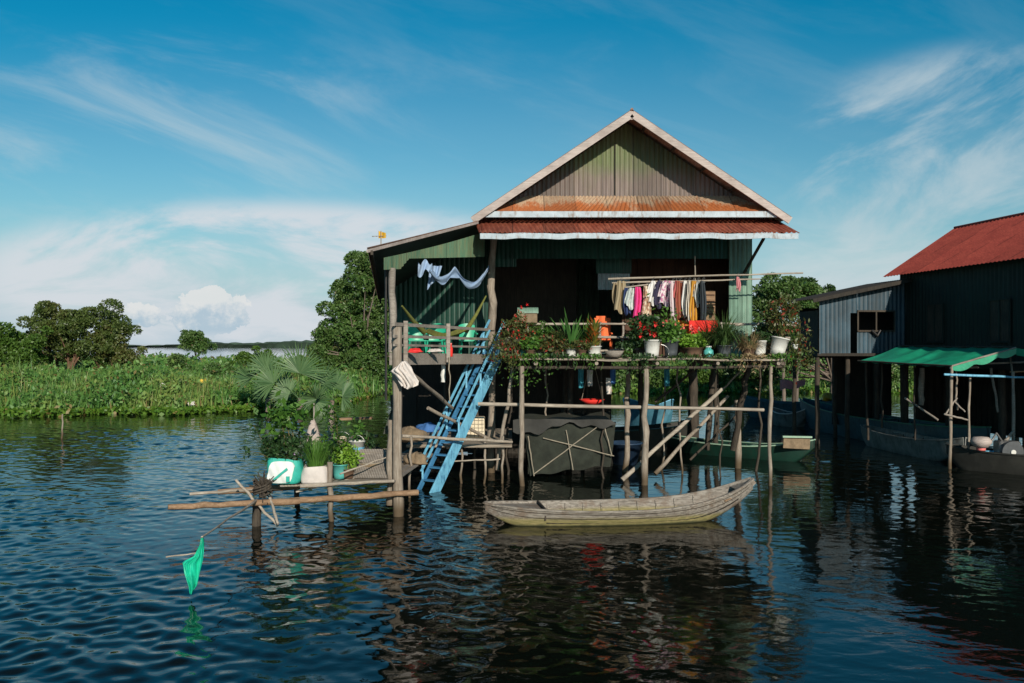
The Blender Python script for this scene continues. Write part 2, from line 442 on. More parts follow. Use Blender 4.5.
# ================================================================ water and land
def wave_height(X, Y):
    rs = np.random.default_rng(3); Z = np.zeros_like(X)
    for L, amp, cnt in ((2.4, .0045, 7), (1.2, .0046, 12), (.6, .0044, 18), (.33, .0030, 22)):
        for _ in range(cnt):
            th = rs.normal(R(72), R(34)); l = L * rs.uniform(.75, 1.3); k = 2 * math.pi / l
            Z += amp * .50 * np.sin(k * (X * math.cos(th) + Y * math.sin(th)) + rs.uniform(0, 6.28))
    calm = .10 + .90 / (1 + np.exp((X + .5 + .04 * (Y - 20)) * .9))      # rougher open water on the left
    calm = np.maximum(calm, .10 + .45 / (1 + np.exp(-(X - 8.5) * 1.2)))
    gust = .72 + .38 * np.sin(X * .31 + 1.3 * np.sin(Y * .17)) * np.cos(Y * .43 + X * .12) + .18 * np.sin(X * .9 + Y * .6)
    return Z * calm * gust
def water_object():
    ys = [5.5]
    while ys[-1] < 75: ys.append(ys[-1] + max(.045, ys[-1] * .0042))
    ys = np.array(ys); nx = 760
    us = np.linspace(-1, 1, nx)
    Y, U = np.meshgrid(ys, us, indexing='ij')
    X = U * (Y * .62 + 3.0)
    edge = np.clip((1 - np.abs(U)) * 18, 0, 1) * np.clip((75 - Y) / 10, 0, 1) * np.clip((Y - 5.5) * 2, 0, 1)
    Z = wave_height(X, Y) * edge
    V = np.stack([X, Y, Z], -1).reshape(-1, 3)
    ny = len(ys); idx = np.arange(ny * nx).reshape(ny, nx)
    F = np.stack([idx[:-1, :-1], idx[:-1, 1:], idx[1:, 1:], idx[1:, :-1]], -1).reshape(-1, 4)
    nv = len(V)
    # the calm sheet around it, joined at its rim
    y0, y1 = 5.5, ys[-1]; a0 = y0 * .62 + 3; a1 = y1 * .62 + 3
    ex = np.array([(-a0, y0, 0), (a0, y0, 0), (a1, y1, 0), (-a1, y1, 0), (-3500, -200, 0), (3500, -200, 0), (3500, 5500, 0), (-3500, 5500, 0)])
    F2 = np.array([(4, 5, 1, 0), (5, 6, 2, 1), (6, 7, 3, 2), (7, 4, 0, 3)]) + nv
    V = np.vstack([V, ex]); F = np.vstack([F, F2])
    me = bpy.data.meshes.new('water'); me.vertices.add(len(V)); me.vertices.foreach_set('co', V.ravel())
    me.loops.add(len(F) * 4); me.loops.foreach_set('vertex_index', F.ravel())
    me.polygons.add(len(F)); me.polygons.foreach_set('loop_start', np.arange(len(F)) * 4)
    me.update(calc_edges=True); me.polygons.foreach_set('use_smooth', [True] * len(F))
    me.materials.append(M['water']); o = bpy.data.objects.new('water', me); COL.objects.link(o)
    tag(o, kind='structure')
water_object()

def bank_front(x):
    """y of the near edge of the marsh at world x"""
    e = 47 + 1.2 * math.sin(x * .35) + .8 * math.sin(x * .9 + 1) + .5 * math.sin(x * 2.7) + .3 * math.sin(x * 5.1 + 2)
    s = 1 / (1 + math.exp(-(x + 10.2) * 1.6))
    return e * (1 - s) + (66 + .8 * math.sin(x * .6)) * s
def bank_back(x):
    return 150 + 25 * math.sin(x * .05 + .5) + (60 if x > 0 else 0)
bk = MB()
bk.grid(lambda a, b: (-120 + 220 * a, (lambda x: bank_front(x) + (bank_back(x) - bank_front(x)) * b)(-120 + 220 * a), .12 if 0 < b < 1 else -.15), 110, 14)
tag(bk.build('marsh_bank', M['ground']), kind='structure')
# opposite shore far across the lake
fs = MB()
def shore(uu, vv):
    x = -900 + 1800 * uu; hh = 3.2 + 1.6 * math.sin(x * .021) + 1.1 * math.sin(x * .063 + 2) + random.uniform(0, 1.6)
    prof = [(0, 0), (-4, .7), (0, 1.), (22, .9), (30, 0)][int(round(vv * 4))]
    return (x, 880 + prof[0], max(.0, prof[1]) * hh - .05)
fs.grid(shore, 420, 4)
M['far'] = paint('distant_trees', (.05, .09, .06), .95, .3, .05)
tag(fs.build('far_shore', M['far']), kind='structure')

# ---------------------------------------------------------------- vegetation generators
def rand_dirs(n, zb=0.):
    d = RNG.normal(size=(n, 3)); d[:, 2] += zb; return d / np.linalg.norm(d, axis=1, keepdims=True)
def leaf_cloud(mb, centers, size, aspect=.45, droop=.2, out=None):
    n = len(centers); d = rand_dirs(n)
    if out is not None: d = d + out * .7
    d[:, 2] -= droop; d /= np.linalg.norm(d, axis=1, keepdims=True)
    e = np.cross(d, rand_dirs(n)); e /= (np.linalg.norm(e, axis=1, keepdims=True) + 1e-9)
    s = size * RNG.uniform(.6, 1.3, size=(n, 1))
    mb.quads(centers, d * s, e * s * aspect)

def tree(name, base, blobs, n_clump, n_leaf, lsize, mat, label, cat='tree', trunk_r=.2, clump_r=.7, group=None, trunk_mat=None, trunks=None, gaps=.25):
    base = Vector(base)
    r = empty(name, base, label, cat, group)
    cr = MB(); tk = MB()
    vols = np.array([b[3] * b[4] * b[5] for b in blobs]); vols /= vols.sum()
    starts = trunks or [(0, 0)]
    tops = []
    cx = np.mean([b[0] for b in blobs]); cy = np.mean([b[1] for b in blobs]); cz = np.mean([b[2] for b in blobs])
    for sx, sy in starts:
        b0 = base + Vector((sx, sy, -.3)); b1 = Vector((b0.x + random.uniform(-.3, .3) + (cx - base.x) * .3, b0.y, base.z + (cz - base.z) * .55))
        tk.pole(b0, b1, trunk_r, trunk_r * .7, wob=trunk_r * .5); tops.append((b1, b0))
    cc = []
    for b, vv in zip(blobs, vols):
        k = max(2, int(n_clump * vv + .5))
        for _ in range(k):
            d = rand_dirs(1)[0]; rr = random.uniform(.1, 1.0) ** .6 * (1.28 if random.random() < .22 else .95)
            cc.append((b[0] + d[0] * b[3] * rr, b[1] + d[1] * b[4] * rr, b[2] + d[2] * b[5] * rr))
    for i, c in enumerate(cc):
        c = np.array(c); k = clump_r * random.choice((.4, .6, .8, 1., 1.25))
        n = int(3.4 * n_leaf * random.uniform(.6, 1.3) * (k / clump_r) ** 2)
        d = rand_dirs(n, .35); rad = RNG.uniform(.35, 1., size=(n, 1)) ** .5
        pts = c + d * rad * k * np.array([1.1, 1.1, .85])
        leaf_cloud(cr, pts, lsize * .98, .5, .15, d)
        if i % 4 == 0:
            t0 = min(tops, key=lambda q: (q[0] - Vector(c)).length); a = t0[1].lerp(t0[0], random.uniform(.55, 1))
            mid = a.lerp(Vector(c), .5) + Vector((random.uniform(-.3, .3), random.uniform(-.3, .3), random.uniform(0, .4)))
            tk.tube([a, mid, Vector(c)], [trunk_r * .42, trunk_r * .26, trunk_r * .09], 5, False)
    tk.build('trunk', trunk_mat or M['bark'], r, True)
    cr.build('crown', mat, r)
    return r

M['bark'] = wood('grey_bark', (.12, .09, .07), (.26, .21, .17), 2)
M['bark_red'] = wood('reddish_bark', (.16, .08, .05), (.28, .17, .11), 2)
M['lf_dark'] = leaf('dark_foliage', (.02, .055, .012), (.06, .12, .025), (.03, .07, .015))
M['lf_olive'] = leaf('olive_foliage', (.045, .085, .016), (.12, .17, .04), (.13, .11, .035))
M['lf_bright'] = leaf('bright_foliage', (.05, .12, .015), (.11, .20, .03))
M['lf_mid'] = leaf('mid_foliage', (.035, .10, .018), (.12, .21, .05), (.08, .14, .035), accent=(.22, .20, .10), acc_amt=.02)
M['lf_marsh'] = leaf('marsh_foliage', (.05, .16, .03), (.17, .34, .075), (.24, .29, .07), accent=(.24, .19, .07), acc_amt=.05)
M['lf_lily'] = leaf('hyacinth_leaves', (.06, .16, .015), (.15, .27, .03), accent=(.25, .20, .06), acc_amt=.06)
M['lf_reed'] = leaf('reed_leaves', (.10, .17, .03), (.24, .30, .07), (.22, .20, .08), trans=.2)
M['palm'] = leaf('grey_green_palm', (.055, .13, .045), (.14, .24, .10), trans=.2)

Y = 58
tree('dark_tree', (WX(2, Y), Y, .2), [(WX(-4, Y), Y, 3.7, 2.9, 2.2, 2.1), (WX(16, Y), Y + .5, 3.0, 1.7, 2, 1.9)], 85, 130, .11, M['lf_dark'] if 0 else M['lf_bright'],
     'dense bright green tree at the far left edge of the marsh', clump_r=.62, trunk_r=.16)
Y = 62
tree('spreading_tree', (WX(62, Y), Y, .2), [(WX(50, Y), Y, 4.9, 1.9, 2, 1.5), (WX(82, Y), Y, 4.7, 2.1, 2.2, 1.7), (WX(112, Y), Y, 4.1, 1.7, 1.8, 1.4), (WX(128, Y), Y, 3.6, 1.0, 1.2, 1.1), (WX(36, Y), Y + 1, 3.6, 1.4, 1.4, 1.6), (WX(98, Y), Y, 3.0, 2.0, 1.6, 1.0), (WX(70, Y), Y, 2.9, 1.6, 1.4, .9), (WX(128, Y), Y, 2.4, 1.2, 1.2, .9)],
     130, 120, .10, M['lf_olive'], 'wide domed olive brown tree in the marsh on the left with light trunks', clump_r=.62, trunk_r=.17, trunks=[(0, 0), (1.9, .5), (3.0, .3), (-1.4, .6)], trunk_mat=M['bark_red'])
Y = 110
tree('small_tree', (WX(195, Y), Y, .2), [(WX(195, Y), Y, 3.7, 2.0, 1.8, 1.5)], 34, 90, .14, M['lf_mid'], 'lone small rounded tree standing before the lake in the distance', clump_r=.7, trunk_r=.12)
Y = 150
for (px, h, rr, lb) in ((318, 2.6, 1.7, 'pale reddish'), (346, 2.9, 1.9, 'dark round'), (332, 2.4, 1.3, 'tiny olive')):
    tree('distant_shrub', (WX(px, Y), Y, .1), [(WX(px, Y), Y, h * .75, rr, rr, h * .45)], 14, 60, .2, M['lf_olive'] if 'dark' not in lb else M['lf_mid'],
         lb + ' shrub at the lake edge between the lone tree and the big tree', 'shrub', clump_r=.7, trunk_r=.07)
Y = 74
tree('leafy_bush', (WX(262, Y), Y, .2), [(WX(262, Y), Y, 1.9, 2.3, 1.6, 1.2), (WX(240, Y), Y + 2, 1.6, 1.6, 1.6, .9)], 42, 110, .12, M['lf_bright'], 'rounded bright green bush rising out of the marsh behind the fan palms', 'bush', clump_r=.55, trunk_r=.08)
for px, Yv, rr, h_, mt, lb in ((300, 56, 2.4, 2.7, 'lf_bright', 'bright green bush directly behind the fan palms'), (345, 64, 2.0, 1.6, 'lf_bright', 'low light green bush at the foot of the tall dense tree'), (222, 60, 1.6, 2.3, 'lf_mid', 'dark green bush in the marsh left of the fan palms'), (118, 55, 1.4, 1.9, 'lf_bright', 'small bright bush in the marsh in front of the domed tree'), (170, 66, 1.8, 2.3, 'lf_mid', 'mid green bush in the marsh below the lone small tree')):
    tree('marsh_bush', (WX(px, Yv), Yv, .1), [(WX(px, Yv), Yv, h_ * .55, rr, 1.4, h_ * .5)], 26, 90, .10, M[mt], lb, 'bush', clump_r=.5, trunk_r=.06)
Y = 66
tree('big_tree', (WX(372, Y), Y, .1), [(WX(372, Y), Y, 8.2, 2.1, 2.4, 2.1), (WX(350, Y), Y, 6.7, 2.0, 2.2, 1.5), (WX(336, Y), Y, 7.9, .9, .9, .6), (WX(345, Y), Y, 3.9, 2.2, 2.4, 2.2), (WX(382, Y), Y, 4.6, 3.0, 3, 3.0),
                               (WX(322, Y), Y - .5, 2.2, 1.4, 1.6, 1.7), (WX(365, Y), Y - 1, 1.8, 3.0, 2, 1.3), (WX(400, Y), Y, 6.8, 2.6, 2.4, 2.4), (WX(327, Y), Y, 4.1, .8, .8, .5)],
     260, 150, .12, M['lf_mid'], 'tall dense dark green tree reaching down to the water behind the left porch', clump_r=.68, trunk_r=.24)
Y = 50
tree('airy_tree', (WX(784, Y), Y, .1), [(WX(772, Y), Y, 6.6, 1.2, 1.4, .9), (WX(800, Y), Y, 6.3, 1.4, 1.4, 1.1), (WX(755, Y), Y, 5.6, 1.0, 1.2, .9), (WX(782, Y), Y, 4.6, 1.3, 1.4, 1.1), (WX(822, Y), Y + 1, 5.9, .9, 1, .7)],
     78, 100, .10, M['lf_mid'], 'open-crowned tree between the two houses with sky showing through', clump_r=.5, trunk_r=.11, trunks=[(0, 0), (.8, .4)])
Y = 57
tree('dark_tree', (WX(835, Y), Y, .1), [(WX(822, Y), Y, 5.2, 1.9, 2, 2.0), (WX(850, Y), Y, 4.6, 2.2, 2, 2.4), (WX(800, Y), Y, 3.2, 2, 2, 1.8), (WX(760, Y), Y + 2, 2.6, 2.2, 2, 1.6)], 130, 120, .12, M['lf_dark'],
     'dark dense tree behind the blue-grey lean-to of the red-roofed house', clump_r=.65, trunk_r=.17)
Y = 68
for (px, rr, h, lb, mt) in ((640, 2.6, 2.6, 'dark low bush seen under the deck left of the middle piles', 'lf_mid'), (695, 2.2, 1.9, 'light green bush seen under the deck between the piles', 'lf_bright'),
                            (745, 2.6, 2.6, 'green bush seen under the right end of the deck', 'lf_mid'), (880, 3.0, 2.2, 'green bush in the gap under the blue-grey lean-to', 'lf_mid'), (560, 4, 3.2, 'broad dark bush hidden low behind the stilt house', 'lf_dark')):
    tree('low_bush', (WX(px, Y), Y, .1), [(WX(px, Y), Y, h * .5, rr, 1.6, h * .5)], 34, 110, .12, M[mt], lb, 'bush', clump_r=.6, trunk_r=.07)

# marsh growth: one mass nobody could count
mg = MB(); lily = MB()
N = 15000
xs = []; ys_ = []
while len(xs) < N:
    yy = 46 + (200 - 46) * random.random() ** 2.0
    lim = yy * .62 + 4; xx = random.uniform(-lim, lim * .9)
    if yy < bank_front(xx) + .3 or yy > bank_back(xx): continue
    if xx > -6 and random.random() < .45: continue
    xs.append(xx); ys_.append(yy)
for xx, yy in zip(xs, ys_):
    hn = .5 + .5 * math.sin(xx * .33 + 1.3 * math.sin(yy * .21)) * math.cos(yy * .27 + .5 * xx)
    edge = min(1, (yy - bank_front(xx)) / 5.)
    hh = (.35 + .55 * edge) + hn * 1.0 * edge + random.random() * .45 + (.5 * random.random() if random.random() < .12 else 0)
    if xx > -9: hh *= .75
    k = 4 if yy > 90 else 9
    c = np.array([(xx + random.gauss(0, .35), yy + random.gauss(0, .35), .1 + hh * random.random() ** .7) for _ in range(k)])
    s = .10 + .0022 * (yy - 46)
    if random.random() < .35 + .4 * (hn > .55):
        c = np.vstack([c, c + RNG.normal(size=c.shape) * np.array([.3, .3, .12])]); leaf_cloud(mg, c, s * 1.25, .5, .0)
    else:
        d = RNG.normal(size=(k, 3)) * .28; d[:, 2] = 1; d /= np.linalg.norm(d, axis=1, keepdims=True)
        e = np.cross(d, rand_dirs(k)); e /= np.linalg.norm(e, axis=1, keepdims=True)
        c[:, 2] = .1 + hh * .5; mg.quads(c, d * hh * .55, e * (.03 + .0006 * (yy - 40)))
tag(mg.build('marsh_grass', M['lf_marsh']), 'tangled tall marsh grass and weeds along the left bank', 'grass', kind='stuff')
reed = MB()
for _ in range(420):
    yy = 47 + 75 * random.random() ** 1.6; xx = random.uniform(-yy * .62 - 3, yy * .3)
    if yy < bank_front(xx) + .8 or yy > bank_back(xx): continue
    hh = random.uniform(.9, 2.0) * (1.0 if xx < -9 else .7); sp_ = random.uniform(.2, .8)
    for _k in range(random.randint(5, 16)):
        bx, by = xx + random.gauss(0, sp_), yy + random.gauss(0, sp_)
        reed.blade((bx, by, .1), (random.gauss(0, .12), random.gauss(0, .12), 1), hh * random.uniform(.7, 1.1), .05 + .0009 * (yy - 45), random.uniform(.05, .5), 3)
tag(reed.build('reeds', M['lf_reed']), 'taller yellow-green reeds scattered through the left bank', 'reeds', kind='stuff')
for _ in range(5200):
    xx = random.uniform(-34, -9.5) if random.random() < .75 else random.uniform(-9, 36); yy = bank_front(xx) + random.uniform(-1.3, 1.4)
    c = np.array([(xx + random.gauss(0, .15), yy + random.gauss(0, .15), random.uniform(.02, .3)) for _ in range(3)]); leaf_cloud(lily, c, .12, .7, -.2)
tag(lily.build('water_hyacinth', M['lf_lily']), 'floating water hyacinth fringe at the edge of the marsh', 'water plants', kind='stuff')

# litter caught in the marsh
M['litter'] = paint('litter_white', (.75, .7, .68), .8, .1, 3); M['litter_y'] = paint('litter_yellow', (.7, .5, .08), .8, .1, 3)
for px, py, Yv, mt, lb in ((162, 385, 49.5, 'litter', 'scrap of white plastic caught in the grass of the left bank'), (34, 404, 46.8, 'litter', 'white scrap at the waterline at the far left of the bank'), (203, 381, 50, 'litter_y', 'yellow scrap of plastic in the marsh grass'), (191, 404, 46.6, 'litter', 'pinkish white scrap at the waterline of the bank')):
    q = MB(); c = P(px, py, Yv)
    q.grid(lambda a, b: (c.x + (a - .5) * .3 + .04 * math.sin(9 * b), c.y + .1 * math.sin(a * 7), c.z + (b - .5) * .18 + .04 * math.sin(a * 6 + px)), 6, 5, .01)
    tag(q.build('plastic_scrap', M[mt], smooth=True), lb, 'litter')

# fan palms
def fan_palm(base, fans, label):
    r = empty('fan_palm', base, label, 'palm', 'fan palms on the marsh edge')
    st = MB(); st.pole(base, Vector(base) + Vector((0, 0, .7)), .14, .12, .02); st.build('trunk', M['bark'], r, True)
    pet = MB(); bl = MB()
    for (dx, dz, rr, tilt) in fans:
        hub = Vector(base) + Vector((dx, random.uniform(-.9, .5), dz)); st0 = Vector(base) + Vector((0, 0, .6))
        pet.tube([st0, st0.lerp(hub, .5) + Vector((0, 0, .25)), hub], [.022, .018, .012], 5)
        out = (hub - st0); out.normalize()
        ax = Vector((out.x + random.uniform(-.2, .2), out.y * .5, out.z)).normalized()
        nrm = Vector((random.uniform(-.9, .9), -1, random.uniform(-.2, .7))).normalized(); sd = ax.cross(nrm).normalized()
        nb_ = 30
        for i in range(nb_):
            a = (i / (nb_ - 1) - .5) * R(190)
            d = ax * math.cos(a) + sd * math.sin(a) + nrm * random.uniform(-.12, .12)
            bl.blade(hub, d, rr * random.uniform(.85, 1.05) * (1 - .12 * abs(a) / 2), .078, bend=random.uniform(.1, .5), seg=4, up=nrm)
    pet.build('stalks', M['palm'], r); bl.build('fronds', M['palm'], r)
fan_palm(P(300, 412, 45.5), [(-1.1, 1.5, 1.3, 0), (.15, 2.0, 1.7, 0), (1.1, 1.5, 1.2, 0), (-.5, .9, 1.1, 0), (.9, .6, 1.1, 0)], 'largest pale green fan palm at the water edge with long upright fronds')
fan_palm(P(268, 412, 46.2), [(-.9, 1.7, 1.2, 0), (.1, 2.2, 1.2, 0), (-.3, 1.0, 1.0, 0), (.8, 1.3, 1.1, 0)], 'fan palm nearest the open marsh, left of the largest fan palm')
fan_palm(P(332, 414, 45.0), [(.1, 1.3, 1.1, 0), (.7, .9, 1.0, 0), (-.6, .8, 1.0, 0)], 'lowest fan palm, on the right side of the palm clump')

# ================================================================ the stilt house
FL = 3.25                              # floor level
house = empty('stilt_house', (3.0, 25.2, 0), 'green corrugated stilt house with a rust-stained gable roof standing in the water', 'house')
def part(mb, name, mat, parent=None, **k): return mb.build(name, M[mat], parent or house, **k)
def stilt(a, b, r0, r1=None, mat='post', wob=.03): part(MB().pole(a, b, r0 * .86, r1 * .86 if r1 else None, wob * 1.3, seg=9), 'stilt', mat, smooth=True)

Lc = Vector((WX(398, 18.8), 18.8, 0)); Rc = Vector((-.59, 25.0, 0)); BL = Vector((-3.35, 26.2, 0))
# stilts the photo shows
stilt(Lc + Vector((0, 0, -.8)), Lc + Vector((-.02, 0, 3.95)), .135, .115, wob=.015)
stilt(P(521, 520, 22.8), P(522, 366, 22.8), .08, .075, wob=.05)
stilt(P(643, 515, 22.9), P(646, 366, 22.9), .105, .085, wob=.04)
stilt(P(770, 520, 22.8), P(771, 366, 22.8), .065, .055, wob=.03)
stilt(P(491, 500, 25.0), P(492, 300, 25.0), .13, .12, wob=.02)
stilt(P(625, 500, 25.2), P(628, 372, 25.2), .10, .085)
stilt(P(739, 495, 26.0), P(737, 400, 26.0), .12, .10)
stilt(P(733, 450, 25.6), P(749, 362, 25.0), .11, .10, 'post_dark')
stilt(P(497, 470, 23.6), P(513, 368, 23.6), .06, .05)
stilt(P(474, 480, 24.0), P(478, 372, 24.5), .05, .05, 'post_dark')
stilt(P(694, 445, 31), P(692, 360, 31), .24, .20, 'post_dark')
stilt(P(707, 450, 28), P(715, 360, 28), .10, .10, 'post_dark')
for x, y in ((-.6, 29), (1.6, 25.4), (1.7, 29), (4.2, 28.8), (6.6, 29), (-.6, 33), (1.8, 33), (4.2, 33), (6.6, 33), (-3.3, 26.2), (-2.0, 26.2)):
    stilt((x, y, -.8), (x + random.uniform(-.1, .1), y, FL - .1), .10, .09, 'post_dark')
for px, Yv in ((506, 24.6), (548, 25.6), (583, 25.4), (604, 24.0), (661, 25.8), (682, 24.8), (722, 24.2), (757, 25.4)):
    stilt(P(px, 500, Yv), P(px + random.uniform(-5, 5), 366, Yv), random.uniform(.025, .05), .03, random.choice(('post', 'post_dark', 'post_dark')), .06)
# braces
def brace(a, b, r, mat='bamboo', name='brace', wob=.025): part(MB().pole(a, b, r, r * .85, wob), name, mat, smooth=True)
brace(P(622, 480, 23.2), P(722, 389, 24.2), .06); brace(P(655, 474, 23.9), P(728, 396, 25), .055, 'post')
brace(P(655, 402, 25.5), P(705, 362, 25.5), .04, 'post_dark'); brace(P(720, 392, 25.2), P(746, 366, 24.6), .025)
brace(P(478, 404, 23.05), P(764, 410, 23.05), .05, 'bamboo', 'cross_pole', .04)
brace(P(402, 366, 19.2), P(452, 408, 23.0), .055, 'post'); brace(P(428, 408, 22), P(500, 444, 24.5), .05, 'post')
brace(P(690, 460, 25.5), P(740, 412, 25.9), .035, 'post_dark'); brace(P(400, 470, 19), P(392, 395, 19.3), .05, 'post_dark')
# floor of the rooms, porch and the planted front deck
f = MB(); f.box((3.03, 29.2, FL - .06), (7.5, 7.9, .10)); part(f, 'floor', 'plank')
for i in range(9):
    y = 22.72 + i * .28
    q = MB(); x0 = WX(516, 22.8) + random.uniform(-.08, .12); x1 = WX(789, 22.8) + random.uniform(-.2, .1)
    q.grid(lambda a, b: (x0 + (x1 - x0) * a, y + (b - .5) * .25, FL - .03 + .018 * math.sin(a * 13 + i) + .01 * math.sin(a * 31)), 30, 1, .045)
    part(q, 'deck_plank', 'plank')
for x in np.linspace(.6, 6.7, 5):
    part(MB().pole((x, 22.6, FL - .15), (x, 25.3, FL - .15), .05), 'joist', 'post', smooth=True)
part(MB().pole((WX(516, 22.8), 22.85, FL - .26), (WX(786, 22.8), 22.85, FL - .24), .045, .04, .04), 'deck_beam', 'post_dark', smooth=True)
pf = MB(); zf = FL
pf.add([(Lc.x - .12, Lc.y, zf), (Rc.x, Rc.y, zf), (-.6, 26.2, zf), (BL.x, BL.y, zf), (Lc.x - .12, Lc.y, zf - .06), (Rc.x, Rc.y, zf - .06), (-.6, 26.2, zf - .06), (BL.x, BL.y, zf - .06)],
       [(0, 1, 2, 3), (7, 6, 5, 4), (3, 2, 6, 7), (0, 3, 7, 4)])
part(pf, 'porch_floor', 'plank')
part(MB().bar(Lc + Vector((-.15, -.02, zf + .03)), Rc + Vector((.02, -.03, zf - .08)), .06, .26), 'porch_beam', 'rail')
# porch railings follow the porch edge
def edge_pt(t, z): return Vector((Lc.x + (Rc.x - Lc.x) * t - .0, Lc.y + (Rc.y - Lc.y) * t - .05, z))
for z0, z1, r_ in ((4.0, 3.98, .045), (3.75, 3.72, .04), (3.57, 3.5, .03)):
    part(MB().bar(edge_pt(-.03, z0), edge_pt(1.0, z1), .035, r_ * 1.6), 'porch_rail', 'rail')
    part(MB().bar(Vector((Lc.x - .1, Lc.y, z0)), Vector((BL.x, BL.y, z0)), .04, r_ * 2), 'porch_rail', 'rail')
for t in (.045, .45):
    part(MB().bar(edge_pt(t, zf - .1) + Vector((.05, .06, 0)), edge_pt(t, 4.08) + Vector((.05, .06, 0)), .09, .09), 'baluster', 'rail')
# roof-carrying posts
part(MB().pole(P(392, 352, 18.9), P(392.5, 268, 18.9), .075, .07, .02), 'porch_post', 'rail', smooth=True)
part(MB().pole(P(386, 400, 19.1), P(386, 268, 19.1), .03, .03, .005), 'porch_post', 'black', smooth=True)
part(MB().pole(P(491, 330, 24.9), P(494, 236, 24.9), .11, .10, .05), 'porch_post', 'post', smooth=True)
part(MB().pole(P(488, 285, 24.85), P(494, 320, 24.85), .03, .05, .03), 'forked_branch', 'post', smooth=True)
# porch roof (lean-to)
def lz(x): return 6.86 + .61 * (x + .91)
A_ = P(367, 247.5, 17.8); B_ = P(478, 221, 23.3); C_ = Vector((-.90, 27.2, lz(-.9))); D_ = Vector((-4.05, 27.2, lz(-4.05)))
rf = MB(); rf.corr(D_, A_, B_, C_, .13, .014, .006, 8); part(rf, 'porch_roof', 'roof_main')
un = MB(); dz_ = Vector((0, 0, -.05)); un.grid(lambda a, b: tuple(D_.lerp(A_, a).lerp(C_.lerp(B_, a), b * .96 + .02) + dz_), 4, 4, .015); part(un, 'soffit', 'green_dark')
part(MB().bar(A_ + Vector((0, .02, -.07)), B_ + Vector((0, .02, -.035)), .03, .06), 'roof_edge_board', 'barge')
part(MB().bar(A_ + Vector((.08, .1, -.09)), D_ + Vector((.08, 0, -.09)), .05, .09), 'eave_purlin', 'post_dark')
# valance along the porch front with its notched lower corner
def vpt(t, z, off=.28):
    a = Vector((-2.64, 18.55, 0)); b = Vector((-.74, 24.3, 0)); p = a.lerp(b, t); p.z = z; return p
V_ = MB()
def vfn(uu, vv):
    t = uu; p = vpt(t, 0)
    topz = WZ(249 - 26 * t, A_.y + (B_.y - A_.y) * t) - .03 - .07
    bot = 5.12 + (.0 if t < .13 else min(.22, (t - .13) * 3.0)) + .60 * t
    q = vpt(t, bot + (topz - bot) * vv)
    a = .012 * math.sin(uu * 5.7 / .12 * 2 * math.pi); return (q.x + a, q.y - a * .3, q.z)
V_.grid(vfn, 190, 1, .004); part(V_, 'porch_valance', 'valance')
# dark tin strip closing the left eave
sd = MB(); sd.corr((Lc.x - .25, 19.4, 4.9), (BL.x - .25, 26.2, 4.65), (BL.x - .25, 26.2, 4.98), (Lc.x - .25, 19.4, 5.25), .13); part(sd, 'side_valance', 'green_dark')
# porch back wall
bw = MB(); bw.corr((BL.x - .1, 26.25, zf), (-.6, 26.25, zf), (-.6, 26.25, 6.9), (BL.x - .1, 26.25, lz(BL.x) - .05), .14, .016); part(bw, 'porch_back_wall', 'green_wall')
# walls of the main room
wl = MB(); wl.corr((-.62, 26.3, zf), (-.62, 33, zf), (-.62, 33, 6.9), (-.62, 26.3, 6.9)); wl.corr((6.70, 33, zf), (6.70, 25.2, zf), (6.70, 25.2, 6.9), (6.70, 33, 6.9)); wl.corr((6.7, 33, zf), (-.62, 33, zf), (-.62, 33, 6.9), (6.7, 33, 6.9))
part(wl, 'wall', 'green_pale')
fw = MB(); fw.corr((WX(729, 25.2), 25.2, zf - .1), (WX(752, 25.2), 25.2, zf - .1), (WX(752, 25.2), 25.2, 6.75), (WX(729, 25.2), 25.2, 6.75), .125, .016); part(fw, 'front_wall', 'green_pale')
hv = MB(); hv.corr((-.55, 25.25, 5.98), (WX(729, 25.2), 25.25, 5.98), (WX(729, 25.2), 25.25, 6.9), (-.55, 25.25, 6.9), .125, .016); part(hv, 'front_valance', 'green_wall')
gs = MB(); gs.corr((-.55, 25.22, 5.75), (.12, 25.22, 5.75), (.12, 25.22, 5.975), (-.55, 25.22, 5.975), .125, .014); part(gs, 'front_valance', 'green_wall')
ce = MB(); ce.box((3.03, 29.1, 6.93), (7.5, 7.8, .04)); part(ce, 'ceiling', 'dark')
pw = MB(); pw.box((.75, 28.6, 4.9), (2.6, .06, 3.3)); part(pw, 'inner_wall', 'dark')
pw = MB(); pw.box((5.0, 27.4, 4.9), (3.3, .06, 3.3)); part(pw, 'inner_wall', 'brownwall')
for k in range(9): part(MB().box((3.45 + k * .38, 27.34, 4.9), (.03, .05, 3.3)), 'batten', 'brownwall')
pl = MB(); pl.corr((WX(598, 26), 26, 5.15), (WX(630, 26), 26, 5.15), (WX(630, 26), 26, 5.62), (WX(598, 26), 26, 5.62), .12, .01); part(pl, 'grey_panel', 'metal')
pl = MB(); pl.corr((WX(596, 26.05), 26.05, 5.63), (WX(632, 26), 26.05, 5.63), (WX(632, 26), 26.05, 6.2), (WX(596, 26.05), 26.05, 6.2), .12, .01); part(pl, 'green_panel', 'green_wall')
part(MB().bar(P(744, 273, 25.1), P(764, 238, 23.2), .06, .06), 'eave_strut', 'post_dark')
